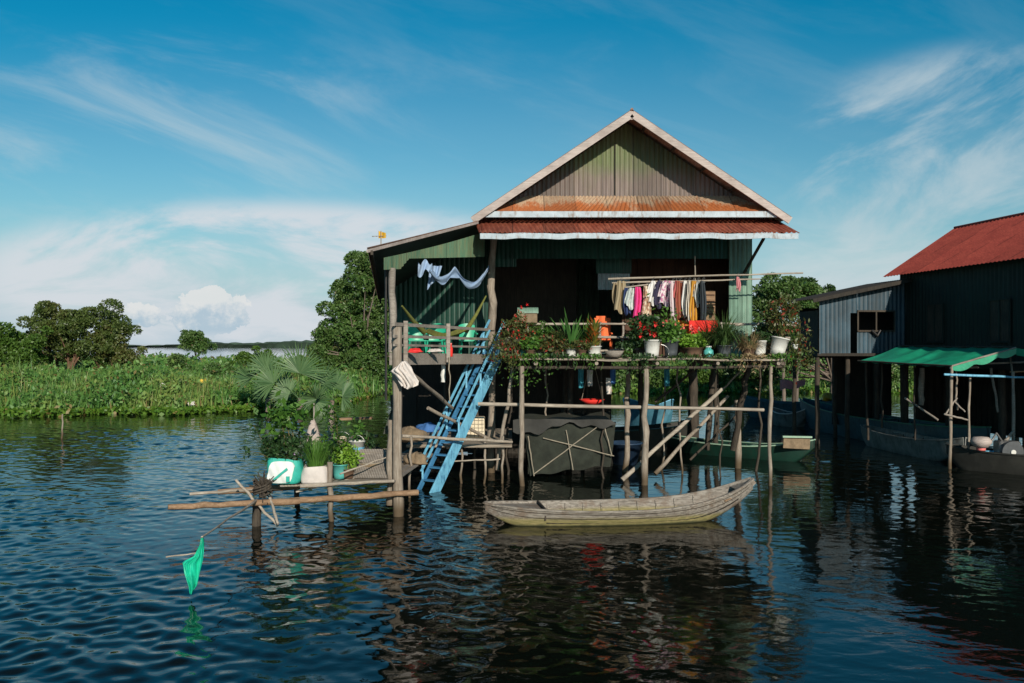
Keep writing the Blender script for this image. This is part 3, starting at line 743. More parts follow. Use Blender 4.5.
# gable wall
GX = 3.13; AP = 9.70; EZ = 6.90; EL = -1.05; ER = 7.28
gw = MB(); n = 250
def gz(x):
    return AP - .10 - (AP - EZ) * (abs(x - GX) / ((ER - EL) / 2))
xl, xr = EL + .35, ER - .35
gw.grid(lambda a, b: (xl + (xr - xl) * a, 24.5 + .016 * math.sin((xl + (xr - xl) * a) / .125 * 2 * math.pi), 6.92 + (max(6.93, gz(xl + (xr - xl) * a)) - 6.92) * b), 300, 1, .004)
part(gw, 'gable_wall', 'gable')
part(MB().box((WX(615, 24.45), 24.46, 8.3), (.022, .02, 1.5)), 'gable_seam', 'dark')
# main roof sheets
rm = MB()
rm.corr((EL, 34, EZ), (EL, 23.45, EZ), (GX, 23.45, AP), (GX, 34, AP), .13, .014, .006)
rm.corr((ER, 23.45, EZ), (ER, 34, EZ), (GX, 34, AP), (GX, 23.45, AP), .13, .014, .006)
part(rm, 'roof', 'roof_main')
part(MB().tube([(GX, 23.47, AP + .01), (GX, 34, AP + .01)], .04, 8), 'ridge_cap', 'roof_main', smooth=True)
part(MB().box((GX, 23.5, AP - .15), (.16, .04, .22)), 'ridge_block', 'barge')
for sx, ex in ((-1, EL), (1, ER)):
    part(MB().bar((GX, 23.48, AP - .115), (ex - sx * .02, 23.48, EZ - .095), .05, .185, up=(0, 0, 1)), 'barge_board', 'barge')
    for y in (25.5, 28, 31): part(MB().bar((GX, y, AP - .1), (ex, y, EZ - .09), .06, .1), 'rafter', 'post_dark')
for k in range(5):
    for s_ in (-1, 1):
        x = GX + s_ * (k + .5) * .8; z = gz(x) + .02
        part(MB().bar((x, 23.55, z), (x, 24.45, z), .05, .07), 'purlin', 'post_dark')
rb = MB(); rb.grid(lambda a, b: (GX, 0, 0), 1, 1)
# back gable closes the roof
bg_ = MB(); bg_.add([(EL + .4, 33.02, 6.9), (ER - .4, 33.02, 6.9), (GX, 33.02, AP - .1)], [(0, 1, 2, 2)]); part(bg_, 'gable_wall', 'green_wall')
# upper pent roof, rust-streaked, with its fascia
pz0, pz1 = WZ(196, 24.45), WZ(211.5, 23.62)
up = MB(); up.corr((WX(486, 23.62), 23.62, pz1), (WX(774, 23.62), 23.62, pz1), (WX(735, 24.45), 24.45, pz0), (WX(528, 24.45), 24.45, pz0), .125, .018, .005, 4)
part(up, 'pent_roof', 'rust_bright')
part(MB().box(((EL + ER) / 2, 23.56, WZ(214.3, 23.56)), (ER - EL - .35, .03, .16)), 'fascia', 'fascia', bevel=.004)
# lower pent roof
lz0, lz1 = WZ(219, 24.3), WZ(232.5, 22.75)
lp = MB(); lp.corr((WX(479, 22.75), 22.75, lz1), (WX(800, 22.75), 22.75, lz1), (WX(776, 24.3), 24.3, lz0), (WX(474, 24.3), 24.3, lz0), .125, .018, .005, 5)
part(lp, 'pent_roof', 'rust_red')
fa = MB()
def fasc(uu, vv):
    x = WX(480, 22.72) + (WX(799, 22.72) - WX(480, 22.72)) * uu
    top = lz1 - .015 + .012 * math.sin(x * 4.2); return (x, 22.76, top - .14 * (1 - vv) + .006 * math.sin(x * 9))
fa.grid(fasc, 80, 1, .025); part(fa, 'fascia', 'fascia')
part(MB().box((3.1, 24.2, 6.86), (8.0, .06, .1)), 'tie_beam', 'post_dark')
for x in np.linspace(-.5, 6.9, 8): part(MB().bar((x, 22.85, lz1 - .05), (x, 24.3, lz0 - .05), .05, .06), 'rafter', 'post_dark')
# rails behind the plants
for a, b in (((533, 324), (632, 324)), ((596, 337), (650, 338)), ((596, 351), (640, 349)), ((640, 322), (800, 325)), ((735, 325), (768, 323)), ((742, 337), (790, 338))):
    part(MB().pole(P(a[0], a[1], 24.3), P(b[0], b[1], 24.3), .035, .03, .015), 'deck_rail', 'bamboo', smooth=True)
for px in (543, 600, 623, 655, 722, 768):
    part(MB().pole(P(px, 360, 24.35), P(px, 322, 24.35), .035), 'rail_post', 'rail', smooth=True)
part(MB().pole(P(608, 279, 24.0), P(803, 273, 24.0), .03, .02, .02), 'clothes_pole', 'bamboo', smooth=True)
part(MB().pole(P(612, 283, 24.1), P(760, 279, 24.1), .025, .02, .02), 'clothes_pole', 'bamboo', smooth=True)
part(MB().pole(P(625, 287.5, 23.9), P(648, 284.5, 23.9), .02, .02, .005), 'clothes_pole', 'bamboo', smooth=True)
part(MB().pole(P(695, 256, 24.1), P(695, 320, 24.1), .02, .015, .01), 'pole_hanger', 'bamboo', smooth=True)
# shutters / door leaf beside the clothes
part(MB().box((WX(709, 25.6), 25.6, 4.55), (.34, .05, 1.1)), 'shutter', 'beam')
for k in range(6): part(MB().box((WX(709, 25.6), 25.57, 4.08 + k * .18), (.30, .03, .03)), 'slat', 'brownwall')
# lower store level and boards added to darken the left side under the floor
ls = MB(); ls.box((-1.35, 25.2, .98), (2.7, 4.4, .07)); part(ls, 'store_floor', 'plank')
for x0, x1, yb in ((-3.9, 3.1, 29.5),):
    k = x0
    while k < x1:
        wd_ = random.uniform(.14, .26); b = MB(); b.box((k + wd_ / 2, yb + random.choice((-.035, 0)) + random.uniform(-.012, .012), 1.6), (wd_ + .006, .03, 3.2 + random.uniform(-.1, .1))); part(b, 'darkening_board', 'dark'); k += wd_
for px in (410, 461, 484, 502):
    part(MB().pole(P(px, 505, 23.2 if px > 430 else 21), P(px + 1, 436, 23.2 if px > 430 else 21), .03, .03, .03), 'stilt', 'post', smooth=True)
part(MB().pole(P(402, 436, 21.5), P(512, 442, 23.2), .04, .04), 'store_rail', 'bamboo', smooth=True)
part(MB().pole(P(440, 462, 23), P(500, 459, 23.2), .02, .02, .04), 'store_rail', 'bamboo', smooth=True)
part(MB().pole(P(470, 400, 24), P(486, 404, 24), .03, .03), 'store_rail', 'bamboo', smooth=True)
part(MB().pole(P(443, 357, 22), P(443, 382, 22), .06, .055), 'downpipe', 'white', smooth=True)
part(MB().pole(P(449, 357, 21.5), P(450, 402, 21.5), .015, .015), 'rope', 'rope', smooth=True)

# roof ornament
an = empty('roof_antenna', P(381, 243, 19.8), 'small rusty yellow antenna standing on the porch roof edge', 'antenna')
an.location.z = lz(an.location.x)
b0 = Vector(an.location)
MB().tube([b0, b0 + Vector((0, 0, .42))], .012, 6).build('mast', M['rope'], an)
am = MB(); am.tube([b0 + Vector((-.2, 0, .30)), b0 + Vector((.12, 0, .31))], .008, 5)
for dx in (-.18, -.1, -.02): am.tube([b0 + Vector((dx, -.06, .3)), b0 + Vector((dx, .06, .3))], .006, 4)
am.build('arm', M['rope'], an)
am = MB(); am.grid(lambda a, b: (b0.x - .05 + .16 * a, b0.y + .03 * math.sin(a * 5), b0.z + .26 + .16 * b * (1 - .3 * a)), 5, 4, .01); am.build('flag', M['yellow'], an)

# ================================================================ staircase
def stairs():
    lo = Vector((-2.03, 21.6, -.35)); hi = Vector((-.30, 24.3, 3.40))
    base = Vector((-2.03, 21.6, 0)); r = empty('blue_staircase', base, 'steep light blue wooden staircase with rails from the water up to the porch', 'staircase')
    run = Vector((hi.x - lo.x, hi.y - lo.y, 0)).normalized(); sd_ = Vector((-run.y, run.x, 0)) * .50
    a = lo; b = hi
    for off in (Vector(), sd_):
        MB().bar(a + off, b + off, .045, .32 if off.length == 0 else .13).build('stringer', M['blue'] if off.length == 0 else M['blue_deep'], r, bevel=.005)
    n_ = 13
    for i in range(1, n_):
        p = a.lerp(b, i / n_); MB().bar(p, p + sd_, .16, .035).build('tread', M['blue_deep'], r)
    up_ = Vector((0, 0, .62))
    c0 = a.lerp(b, .12)
    for hgt in (.34, .62):
        MB().bar(c0 + sd_ + Vector((0, 0, hgt)), b + sd_ + (b - a) * .06 + Vector((0, 0, hgt)), .04, .05).build('handrail', M['blue'], r)
    MB().bar(a.lerp(b, .38) + Vector((0, 0, .55)), b + (b - a) * .05 + Vector((0, 0, .6)), .04, .05).build('handrail', M['blue'], r)
    for t in (.14, .45, .72, .97):
        p = a.lerp(b, t) + sd_; MB().bar(p, p + up_, .045, .045, up=(0, 1, 0)).build('baluster', M['blue'], r)
    for t in (.40, .70, .97):
        p = a.lerp(b, t); MB().bar(p, p + Vector((0, 0, .6)), .045, .045, up=(0, 1, 0)).build('baluster', M['blue'], r)
stairs()

# ================================================================ landing platform on the left
lp_r = empty('landing_platform', (-3.2, 18.5, 0), 'low rough bamboo landing stage holding potted plants beside the blue stairs', 'platform')
def lpart(mb, name, mat, **k): return mb.build(name, M[mat], lp_r, **k)
lpart(MB().pole(P(168, 507, 16.9), P(300, 501, 17.8), .05, .07, .035, seg=11), 'beam', 'beam', smooth=True)
lpart(MB().pole(P(290, 501, 17.8), P(418, 492.5, 18.75), .07, .06, .03, seg=11), 'beam', 'beam', smooth=True)
lpart(MB().pole(P(218, 492, 19.2), P(300, 486, 19.4), .06, .07, .02), 'beam', 'beam', smooth=True)
lpart(MB().pole(P(190, 494, 18.4), P(262, 489, 18.6), .03, .03, .02), 'pole', 'bamboo', smooth=True)
lpart(MB().pole(P(300, 486, 17.9), P(394, 481, 18.5), .04, .035, .02), 'pole', 'bamboo', smooth=True)
lpart(MB().pole(P(257, 500, 17.8) , Vector((P(257, 500, 17.8).x, 17.8, -.7)), .10, .09, .02), 'post', 'post_dark', smooth=True)
lpart(MB().pole(P(330, 462, 18.2), P(331, 545, 18.2), .06, .05, .02), 'post', 'post', smooth=True)
lpart(MB().pole(P(331, 405, 20.5), P(330, 500, 20.5), .06, .06, .02), 'post', 'post', smooth=True)
lpart(MB().pole(P(297, 490, 20), P(297, 530, 20), .06, .06, .02), 'post', 'post_dark', smooth=True)
lpart(MB().pole(P(390, 505, 18.9), P(391, 420, 18.9), .08, .07, .02), 'post', 'post', smooth=True)
lpart(MB().pole(P(270, 498, 17.6), P(278, 524, 17.2), .03, .025, .01), 'brace', 'bamboo', smooth=True)
lpart(MB().pole(P(236, 480, 17.7), P(278, 526, 17.4), .03, .03, .02), 'brace', 'bamboo', smooth=True)
# slatted surface
k = 0
for i in range(34):
    t = i / 33
    a = P(282 + (392 - 282) * t, 484 - 3 * t, 18.05 + .5 * t); a.z = .74
    b = a + Vector((.45 + .3 * t + random.uniform(-.1, .1), 3.6 + 4.2 * t * random.uniform(.7, 1), random.uniform(-.02, .03)))
    if t < .45: b = a + Vector((.2, 1.9 + random.uniform(-.4, .6), 0))
    lpart(MB().bar(a, b, .085, .03), 'slat', 'plank' if i % 3 else 'rail')
for yv in (19.2, 20.6, 22.2):
    lpart(MB().pole((WX(300 if yv < 20 else 335, yv), yv, .68), (WX(395, yv), yv + .2, .68), .05, .05), 'beam', 'post', smooth=True)
for (a, b) in (((340, 419), (372, 418)), ((352, 437), (378, 436)), ((346, 443), (372, 441))):
    lpart(MB().bar(P(a[0], a[1], 26), P(b[0], b[1], 26), .25, .06), 'loose_plank', 'beam')

# twigs bundled on the stage's outer corner
tw = MB(); c = P(262, 488, 17.7)
for i in range(26):
    d = Vector((random.uniform(-1, 1), random.uniform(-.6, .6), random.uniform(-.7, 1))).normalized() * random.uniform(.18, .42)
    tw.pole(c - d * .6, c + d, random.uniform(.012, .035), .01, .03, 5, 4)
for i in range(10):
    a = random.uniform(0, 6.28); tw.tube([c + Vector((math.cos(a + t) * .17, math.sin(a + t) * .15, -.15 + .05 * t + .02 * i)) for t in np.linspace(0, 3, 7)], .02, 5)
tag(tw.build('driftwood_bundle', M['post_dark'], smooth=True), 'dark tangle of twigs and rope lashed to the outer corner of the landing stage', 'driftwood')
# bamboo slat mat leaning on the stage
mt_ = MB()
for i in range(22):
    x0 = P(353 + i * 1.7, 478, 18.9); mt_.bar(x0, x0 + Vector((.05, .7, .52)), .026, .018)
tag(mt_.build('slat_mat', M['rail']), 'grey bamboo slat mat leaning on the landing stage beside the corner post', 'mat')
# cloths and bundles behind
def lump(name, c, size, mat, label, cat, seed=0, parent=None):
    rs = random.Random(seed); ph = [rs.uniform(0, 6.28) for _ in range(6)]
    def fn(a, b):
        th = a * 2 * math.pi; fi = (b - .5) * math.pi
        k = 1 + .16 * math.sin(3 * th + ph[0]) * math.cos(fi) + .12 * math.sin(5 * fi + ph[1] + 2 * th) + .08 * math.sin(7 * th + ph[2])
        z = math.sin(fi)
        if z < 0: z *= .35
        return (c[0] + size[0] / 2 * k * math.cos(fi) * math.cos(th), c[1] + size[1] / 2 * k * math.cos(fi) * math.sin(th), c[2] + size[2] * k * z * .8)
    o = MB().grid(fn, 28, 14).build(name, mat if not isinstance(mat, str) else M[mat], parent, smooth=True)
    if label: tag(o, label, cat)
    return o
M['sack'] = paint('brown_sack', (.22, .16, .10), .9, .25, 6, bump=.5, bscale=30)
M['bluecloth'] = paint('blue_cloth', (.05, .15, .38), .8, .2, 6)
M['olivecloth'] = paint('olive_cloth', (.09, .10, .08), .9, .2, 6)
lump('sack', P(410, 438, 22.5), (.75, .6, .32), 'sack', 'full brown sack under the porch left of the blue stairs', 'sack', 1)
lump('cloth_heap', P(428, 430, 23.0), (.55, .5, .22), 'bluecloth', 'blue cloth heap behind the blue stair rails', 'cloth', 2)
lump('net_heap', P(375, 462, 20.0), (.9, .6, .26), 'sack', 'heap of brown fishing net on the landing stage', 'fishing net', 3)
lump('net_heap', P(366, 452, 21.6), (.7, .6, .22), 'tarp_grey', 'dark net heap further back on the landing stage', 'fishing net', 4)
lump('sack', P(416, 462, 21.3), (.55, .5, .26), 'sack', 'small brown sack at the foot of the blue stairs', 'sack', 5)
cr_ = empty('crate', P(475, 437, 24.2), 'cream plastic crate with a grid of ribs behind the blue stairs', 'crate')
b = MB(); b.box(P(475, 427, 24.2), (.52, .45, .55)); b.build('box', M['cream'], cr_, bevel=.02)
g = MB(); c = P(475, 427, 24.2)
for k in range(-2, 3):
    g.box((c.x + k * .1, c.y - .235, c.z), (.012, .02, .5)); g.box((c.x, c.y - .237, c.z + k * .1), (.48, .02, .012))
g.build('ribs', M['rope'], cr_)
# wedge of grey cloth hung behind the corner post
cl = MB(); cl.grid(lambda a, b: tuple(P(398 - (14 * b + 1) * (1 - a) , 392 + 42 * b, 19.3) + Vector((0, .06 * math.sin(a * 9), 0))), 8, 10, .008)
tag(cl.build('hanging_cloth', M['olivecloth'], smooth=True), 'grey-green cloth hanging behind the corner post under the porch', 'cloth')
# white cloth on the corner post
def wcfn(a, b):
    th = a * 2 * math.pi; r_ = .04 + .27 * b + .07 * math.sin(2 * th + .8) * b + .035 * math.sin(5 * th) * b
    x = r_ * math.cos(th) * .80; z = r_ * math.sin(th) * .85 - (.12 * b * b) - .25 * b * (math.sin(th + .6) < 0) * .4
    y = -.18 * (1 - b * b) + .09 * math.sin(3 * th + 1) * b + .03 * math.sin(7 * th + b * 5)
    ca, sa = math.cos(-.5), math.sin(-.5)
    return (x * ca - z * sa, y, x * sa + z * ca)
q = MB()
def wcl(a, b):
    Lx = np.interp(b, [0, .3, .5, .75, 1], [402, 391, 394, 398, 402]); Rx = np.interp(b, [0, .3, .7, .9, 1], [405, 411, 418.5, 418, 413])
    Ty = np.interp(b, [0, .3, .5, 1], [362, 371, 374, 387]) ; By = np.interp(b, [0, .3, .7, 1], [361, 367, 381, 388])
    p = P(Lx + (Rx - Lx) * a, Ty + (By - Ty) * a + 1.2 * math.sin(a * 6 + b * 5) * b, 18.52)
    k = math.sin(math.pi * a) * (.5 + .5 * math.sin(math.pi * min(1, b + .1)))
    return (p.x, p.y - .17 * k + .045 * math.sin(a * 13 + b * 4) * b + .025 * math.sin(a * 27 - b * 9), p.z)
q.grid(wcl, 30, 20, .012)
tag(q.build('white_cloth', M['cloth_white'], smooth=True), 'crumpled white cloth hung on the corner post below the porch floor', 'cloth')

# ================================================================ plants
def pot(r, c, top_r, h, mat, tilt=None, rim=True):
    m = M[mat] if isinstance(mat, str) else mat
    b = MB(); b.lathe(c, [(.001, 0), (top_r * .74, 0), (top_r * .80, h * .3), (top_r * .95, h * .93), (top_r * 1.06, h * .94), (top_r * 1.06, h), (top_r * .92, h), (top_r * .9, h * .86)], 20, tilt)
    b.build('pot', m, r, True)
    s_ = MB(); s_.lathe(c, [(.001, h * .88), (top_r * .89, h * .88)], 16, tilt); s_.build('soil', M['soil'], r)

def flowers(mb, pts, size):
    for p in pts:
        for k in range(5):
            a = k * 1.2566 + random.random(); d = np.array([math.cos(a), -.4, math.sin(a)]); mb.blade(p, d, size, size * .8, .3, 2)

def bushy(r, c, rx, ry, rz, n, lsize, mat, stems=8, aspect=.5, droop=.1, shape=None):
    rx *= 1.12; rz *= 1.08; n = int(n * 1.7)
    c = np.array(c); d = rand_dirs(n, .2); rad = RNG.uniform(.25, 1, size=(n, 1)) ** .6
    lump_ = 1 + .25 * np.sin(d[:, :1] * 5 + c[0]) * np.cos(d[:, 2:] * 6)
    pts = c + d * rad * lump_ * np.array([rx, ry, rz])
    lf = MB(); leaf_cloud(lf, pts, lsize, aspect, droop, d); lf.build('foliage', mat, r)
    st = MB(); b0 = Vector((c[0], c[1], c[2] - rz * 1.0))
    for i in range(stems):
        p = Vector(pts[random.randrange(n)]); st.tube([b0, b0.lerp(p, .5) + Vector((0, 0, .05)), p], [.012, .009, .005], 5, False)
    st.build('stem', M['stem'], r)
    return pts

M['stem'] = paint('stem', (.12, .10, .04), .8, .2, 8)
M['pl_green'] = leaf('pot_green', (.04, .12, .015), (.12, .26, .04)); M['pl_dark'] = leaf('pot_dark_green', (.015, .05, .015), (.05, .11, .03))
M['pl_lime'] = leaf('pot_lime', (.12, .28, .02), (.25, .42, .05)); M['pl_coleus'] = leaf('coleus', (.05, .08, .02), (.13, .14, .04), accent=(.32, .05, .03), acc_amt=.12)
M['pl_croton'] = leaf('croton', (.10, .16, .03), (.35, .30, .06), accent=(.65, .20, .04), acc_amt=.25)
M['pl_blade'] = leaf('blade_leaf', (.05, .16, .03), (.14, .30, .09), trans=.15)
M['pl_grass'] = leaf('grass_tuft', (.035, .085, .02), (.10, .17, .05)); M['dry'] = leaf('dry_straw', (.24, .17, .09), (.48, .36, .20))
M['fl_red'] = paint('red_petals', (.75, .03, .03), .6, .15, 8); M['fl_pink'] = paint('pink_petals', (.85, .22, .20), .6, .15, 8); M['fl_mauve'] = paint('mauve_petals', (.55, .4, .65), .6, .1, 8)
DZ = FL + .005; GP = 'potted plants along the front deck'
def plant(name, px, Yv, z, label, cat='potted plant', group=GP):
    return empty(name, (WX(px, Yv), Yv, z), label, cat, group)

# 1 red-flowered bush over the stair head
r = plant('flowering_bush', 517, 23.1, DZ, 'red-speckled flowering bush in a teal pot spilling over the head of the blue stairs')
c = Vector(r.location); pot(r, (c.x + .2, c.y, c.z), .13, .26, 'tealpot')
pts = bushy(r, (c.x - .05, c.y, c.z + .42), .50, .42, .62, 1150, .045, M['pl_coleus'], 14)
lf = MB(); p2 = np.array([c.x + .1, c.y - .1, c.z - .25]) + RNG.normal(size=(260, 3)) * np.array([.28, .12, .28]); leaf_cloud(lf, p2, .045, .5, .4); lf.build('foliage', M['pl_green'], r)
fm = MB(); flowers(fm, [pts[i] for i in range(0, 1100, 24)], .045); fm.build('flowers', M['fl_red'], r)
# 2 coleus
r = plant('coleus_plant', 556, 23.0, DZ, 'low spreading plant with reddish leaves right of the stair-head bush'); c = Vector(r.location); pot(r, c, .13, .18, 'brownpot')
bushy(r, (c.x, c.y, c.z + .36), .48, .3, .26, 900, .045, M['pl_coleus'], 10)
r = plant('leafy_plant', 540, 23.4, DZ, 'green leafy plant between the stair-head bush and the sword-leaf plant'); c = Vector(r.location); pot(r, c, .13, .2, 'greypot')
bushy(r, (c.x, c.y, c.z + .5), .34, .3, .34, 550, .05, M['pl_green'], 10, .3)
# 3 sword leaves
r = plant('sword_leaf_plant', 571, 22.95, DZ, 'tall plant with long arching sword-shaped leaves in a white bowl'); c = Vector(r.location); pot(r, c, .15, .22, 'white')
bl = MB()
for i in range(30):
    a = random.uniform(0, 6.28); lean = random.uniform(.15, .95); bl.blade((c.x + .04 * math.cos(a), c.y + .04 * math.sin(a), c.z + .2), (math.cos(a) * lean - .15, math.sin(a) * lean * .7, 1), random.uniform(.6, 1.15), .075, random.uniform(.2, .8), 6)
bl.build('leaves', M['pl_blade'], r)
# 4 croton
r = plant('croton_plant', 594, 22.95, DZ, 'yellow and orange croton in a pale grey pot'); c = Vector(r.location); pot(r, (c.x, c.y, c.z), .19, .28, M['pale_pot'] if 'pale_pot' in M else 'white')
bl = MB()
for i in range(90):
    a = random.uniform(0, 6.28); h_ = random.random(); lean = .5 + .6 * (1 - h_)
    bl.blade((c.x + .12 * math.cos(a) * (1 - h_), c.y + .1 * math.sin(a), c.z + .25 + h_ * .5), (math.cos(a) * lean, math.sin(a) * lean, .9), random.uniform(.2, .4), .06, .6, 3)
bl.build('leaves', M['pl_croton'], r); MB().pole((c.x, c.y, c.z + .2), (c.x, c.y, c.z + .75), .02, .015, .01).build('stem', M['stem'], r)
# spiky small beside
r = plant('sword_leaf_plant', 586, 23.6, DZ, 'smaller spiky green plant behind the croton'); c = Vector(r.location); pot(r, c, .14, .2, 'greypot')
bl = MB()
for i in range(22):
    a = random.uniform(0, 6.28); lean = random.uniform(.1, .9); bl.blade((c.x, c.y, c.z + .2), (math.cos(a) * lean, math.sin(a) * lean, 1), random.uniform(.5, 1.0), .06, .6, 5)
bl.build('leaves', M['pl_green'], r)
# low clutter bowl
r = empty('wooden_bowl', (WX(614, 23), 23.0, DZ), 'grey bowl with a small sprig on the deck under the orange chair', 'bowl'); c = Vector(r.location)
MB().lathe(c, [(.001, 0), (.16, 0), (.26, .16), (.24, .16), (.15, .03), (.001, .03)], 20).build('bowl', M['rail'], r, True)
lf = MB(); leaf_cloud(lf, np.array([c.x + .35, c.y, c.z + .12]) + RNG.normal(size=(60, 3)) * .05, .05); lf.build('sprig', M['pl_green'], r)
# 5 red hibiscus in white bucket
r = plant('red_flower_plant', 652, 22.9, DZ, 'bush with large red blooms in a tall white bucket'); c = Vector(r.location); pot(r, c, .22, .44, 'white')
pts = bushy(r, (c.x - .1, c.y, c.z + .72), .50, .35, .36, 620, .06, M['pl_dark'], 10); fm = MB(); flowers(fm, [pts[i] for i in range(0, 620, 36)], .10); fm.build('flowers', M['fl_red'], r)
h_ = MB(); h_.tube([c + Vector((.22 * math.cos(t), -.2, .12 + .2 * math.sin(t))) + Vector((.18, 0, 0)) for t in np.linspace(-1.5, 1.5, 9)], .008, 5); h_.build('handle', M['metal'], r)
# 6
r = plant('leafy_plant', 671, 22.9, DZ, 'broad-leaved green plant with a few pink blooms in a dark grey pot'); c = Vector(r.location); pot(r, c, .20, .42, 'greypot')
pts = bushy(r, (c.x - .05, c.y, c.z + .62), .34, .3, .26, 420, .075, M['pl_green'], 10, .6); fm = MB(); flowers(fm, [pts[i] for i in range(0, 420, 60)], .07); fm.build('flowers', M['fl_pink'], r)
# 7
r = plant('leafy_plant', 693, 22.95, DZ, 'lime green leafy plant in a low brown clay pot'); c = Vector(r.location); pot(r, c, .26, .24, 'brownpot')
bushy(r, (c.x, c.y, c.z + .38), .32, .28, .20, 420, .075, M['pl_lime'], 8, .45)
# jar
r = empty('jar', (WX(708, 22.9), 22.85, DZ), 'small pale teal jar between the clay pot and the grass tuft', 'jar'); c = Vector(r.location)
MB().lathe(c, [(.001, 0), (.10, 0), (.13, .08), (.12, .17), (.07, .21), (.07, .25), (.001, .25)], 18).build('body', M['tealpot'], r, True); MB().lathe(c + Vector((0, 0, .25)), [(.08, 0), (.08, .03), (.001, .03)], 14).build('lid', M['white'], r)
# 8 grass tuft
r = plant('grass_plant', 724, 23.0, DZ, 'big dark green fountain of drooping grass leaves on the deck'); c = Vector(r.location); pot(r, c, .2, .3, 'greypot')
bl = MB()
for i in range(520):
    a = random.uniform(0, 6.28); lean = random.uniform(.1, 1.0); bl.blade((c.x + .15 * math.cos(a) * random.random(), c.y + .12 * math.sin(a), c.z + .28), (math.cos(a) * lean, math.sin(a) * lean * .8, 1), random.uniform(.55, 1.2), .018, random.uniform(1.2, 3.2), 6)
bl.build('leaves', M['pl_grass'], r)
r = plant('straw_tuft', 748, 22.95, DZ, 'dry straw-coloured grass clump next to the dark grass fountain'); c = Vector(r.location); pot(r, c, .18, .22, 'brownpot')
bl = MB()
for i in range(320):
    a = random.uniform(0, 6.28); lean = random.uniform(.05, .7); bl.blade((c.x + .14 * math.cos(a), c.y + .1 * math.sin(a), c.z + .1), (math.cos(a) * lean, math.sin(a) * lean, 1), random.uniform(.35, .72), .018, random.uniform(1, 3), 5)
bl.build('leaves', M['dry'], r)
# buckets
r = plant('leafy_plant', 760, 23.0, DZ, 'low green plant in an upright off-white bucket near the right end of the deck'); c = Vector(r.location); pot(r, c, .17, .42, 'white')
bushy(r, (c.x, c.y, c.z + .5), .25, .22, .14, 200, .05, M['pl_dark'], 5)
r = plant('leafy_plant', 777, 22.95, DZ + .06, 'tall bush with some red leaves in the tilted white bucket on the deck'); c = Vector(r.location); pot(r, c, .23, .44, 'white', (0, R(12), 0))
bushy(r, (c.x + .15, c.y + .1, c.z + .98), .42, .35, .48, 650, .06, M['pl_coleus'], 12, .4)
r = empty('hanging_plant', P(800, 345, 22.9), 'leafy trailing plant with a tiny cup hanging past the right end of the deck', 'plant'); c = Vector(r.location)
lf = MB(); leaf_cloud(lf, np.array(c) + np.array([0, 0, -.15]) + RNG.normal(size=(520, 3)) * np.array([.16, .15, .33]), .055, .4, .5); lf.build('foliage', M['pl_coleus'], r)
MB().lathe(c + Vector((-.15, -.1, -.1)), [(.001, 0), (.05, 0), (.07, .12), (.06, .12), (.05, .02)], 12).build('cup', M['white'], r, True)
MB().tube([c + Vector((0, 0, .65)), c + Vector((0, 0, -.2))], .008, 5).build('stem', M['stem'], r)
r = empty('climbing_plant', (WX(705, 24.2), 24.2, FL), 'thin pink-flowered sprigs reaching up in front of the hanging clothes', 'plant'); c = Vector(r.location)
lf = MB(); leaf_cloud(lf, np.array([WX(663, 24), 23.6, 4.1]) + RNG.normal(size=(260, 3)) * np.array([.28, .12, .22]), .06, .5); lf.build('foliage', M['pl_green'], r)
fm = MB(); flowers(fm, np.array([WX(668, 24), 23.5, 4.05]) + RNG.normal(size=(16, 3)) * np.array([.5, .1, .16]), .08); fm.build('flowers', M['fl_pink'], r)
st = MB()
for k in range(5): st.tube([(WX(655 + 5 * k, 24), 23.6, FL), (WX(657 + 4 * k, 24), 23.6, 4.3)], .01, 4)
st.build('stem', M['stem'], r)

# small fillers between the larger pots
for px, Yv, hh, mt, pm, lb in ((530, 22.8, .32, 'pl_green', 'brownpot', 'short green plant at the foot of the red-speckled bush'), (549, 23.6, .5, 'pl_dark', 'greypot', 'dark green bushy plant behind the reddish low plant'), (582, 22.8, .25, 'pl_coleus', 'brownpot', 'small reddish plant between the white bowl and the croton'),
                               (627, 23.2, .22, 'pl_dark', 'brownpot', 'low dark seedling tray left of the red-flowered bush'), (640, 23.5, .55, 'pl_green', 'greypot', 'green plant behind the left side of the red-flowered bush'), (676, 23.6, .40, 'pl_dark', 'greypot', 'dark plant behind the lime green one'), (705, 23.5, .5, 'pl_green', 'brownpot', 'green plant behind the small teal jar'), (768, 23.6, .75, 'pl_dark', 'greypot', 'dark leafy plant behind the two white buckets')):
    r = plant('small_plant', px, Yv, DZ, lb); c = Vector(r.location); pot(r, c, .12, .18, pm)
    bushy(r, (c.x, c.y, c.z + .18 + hh * .5), .22 + .12 * hh, .2, hh * .5, 260, .055, M[mt], 6, .45)

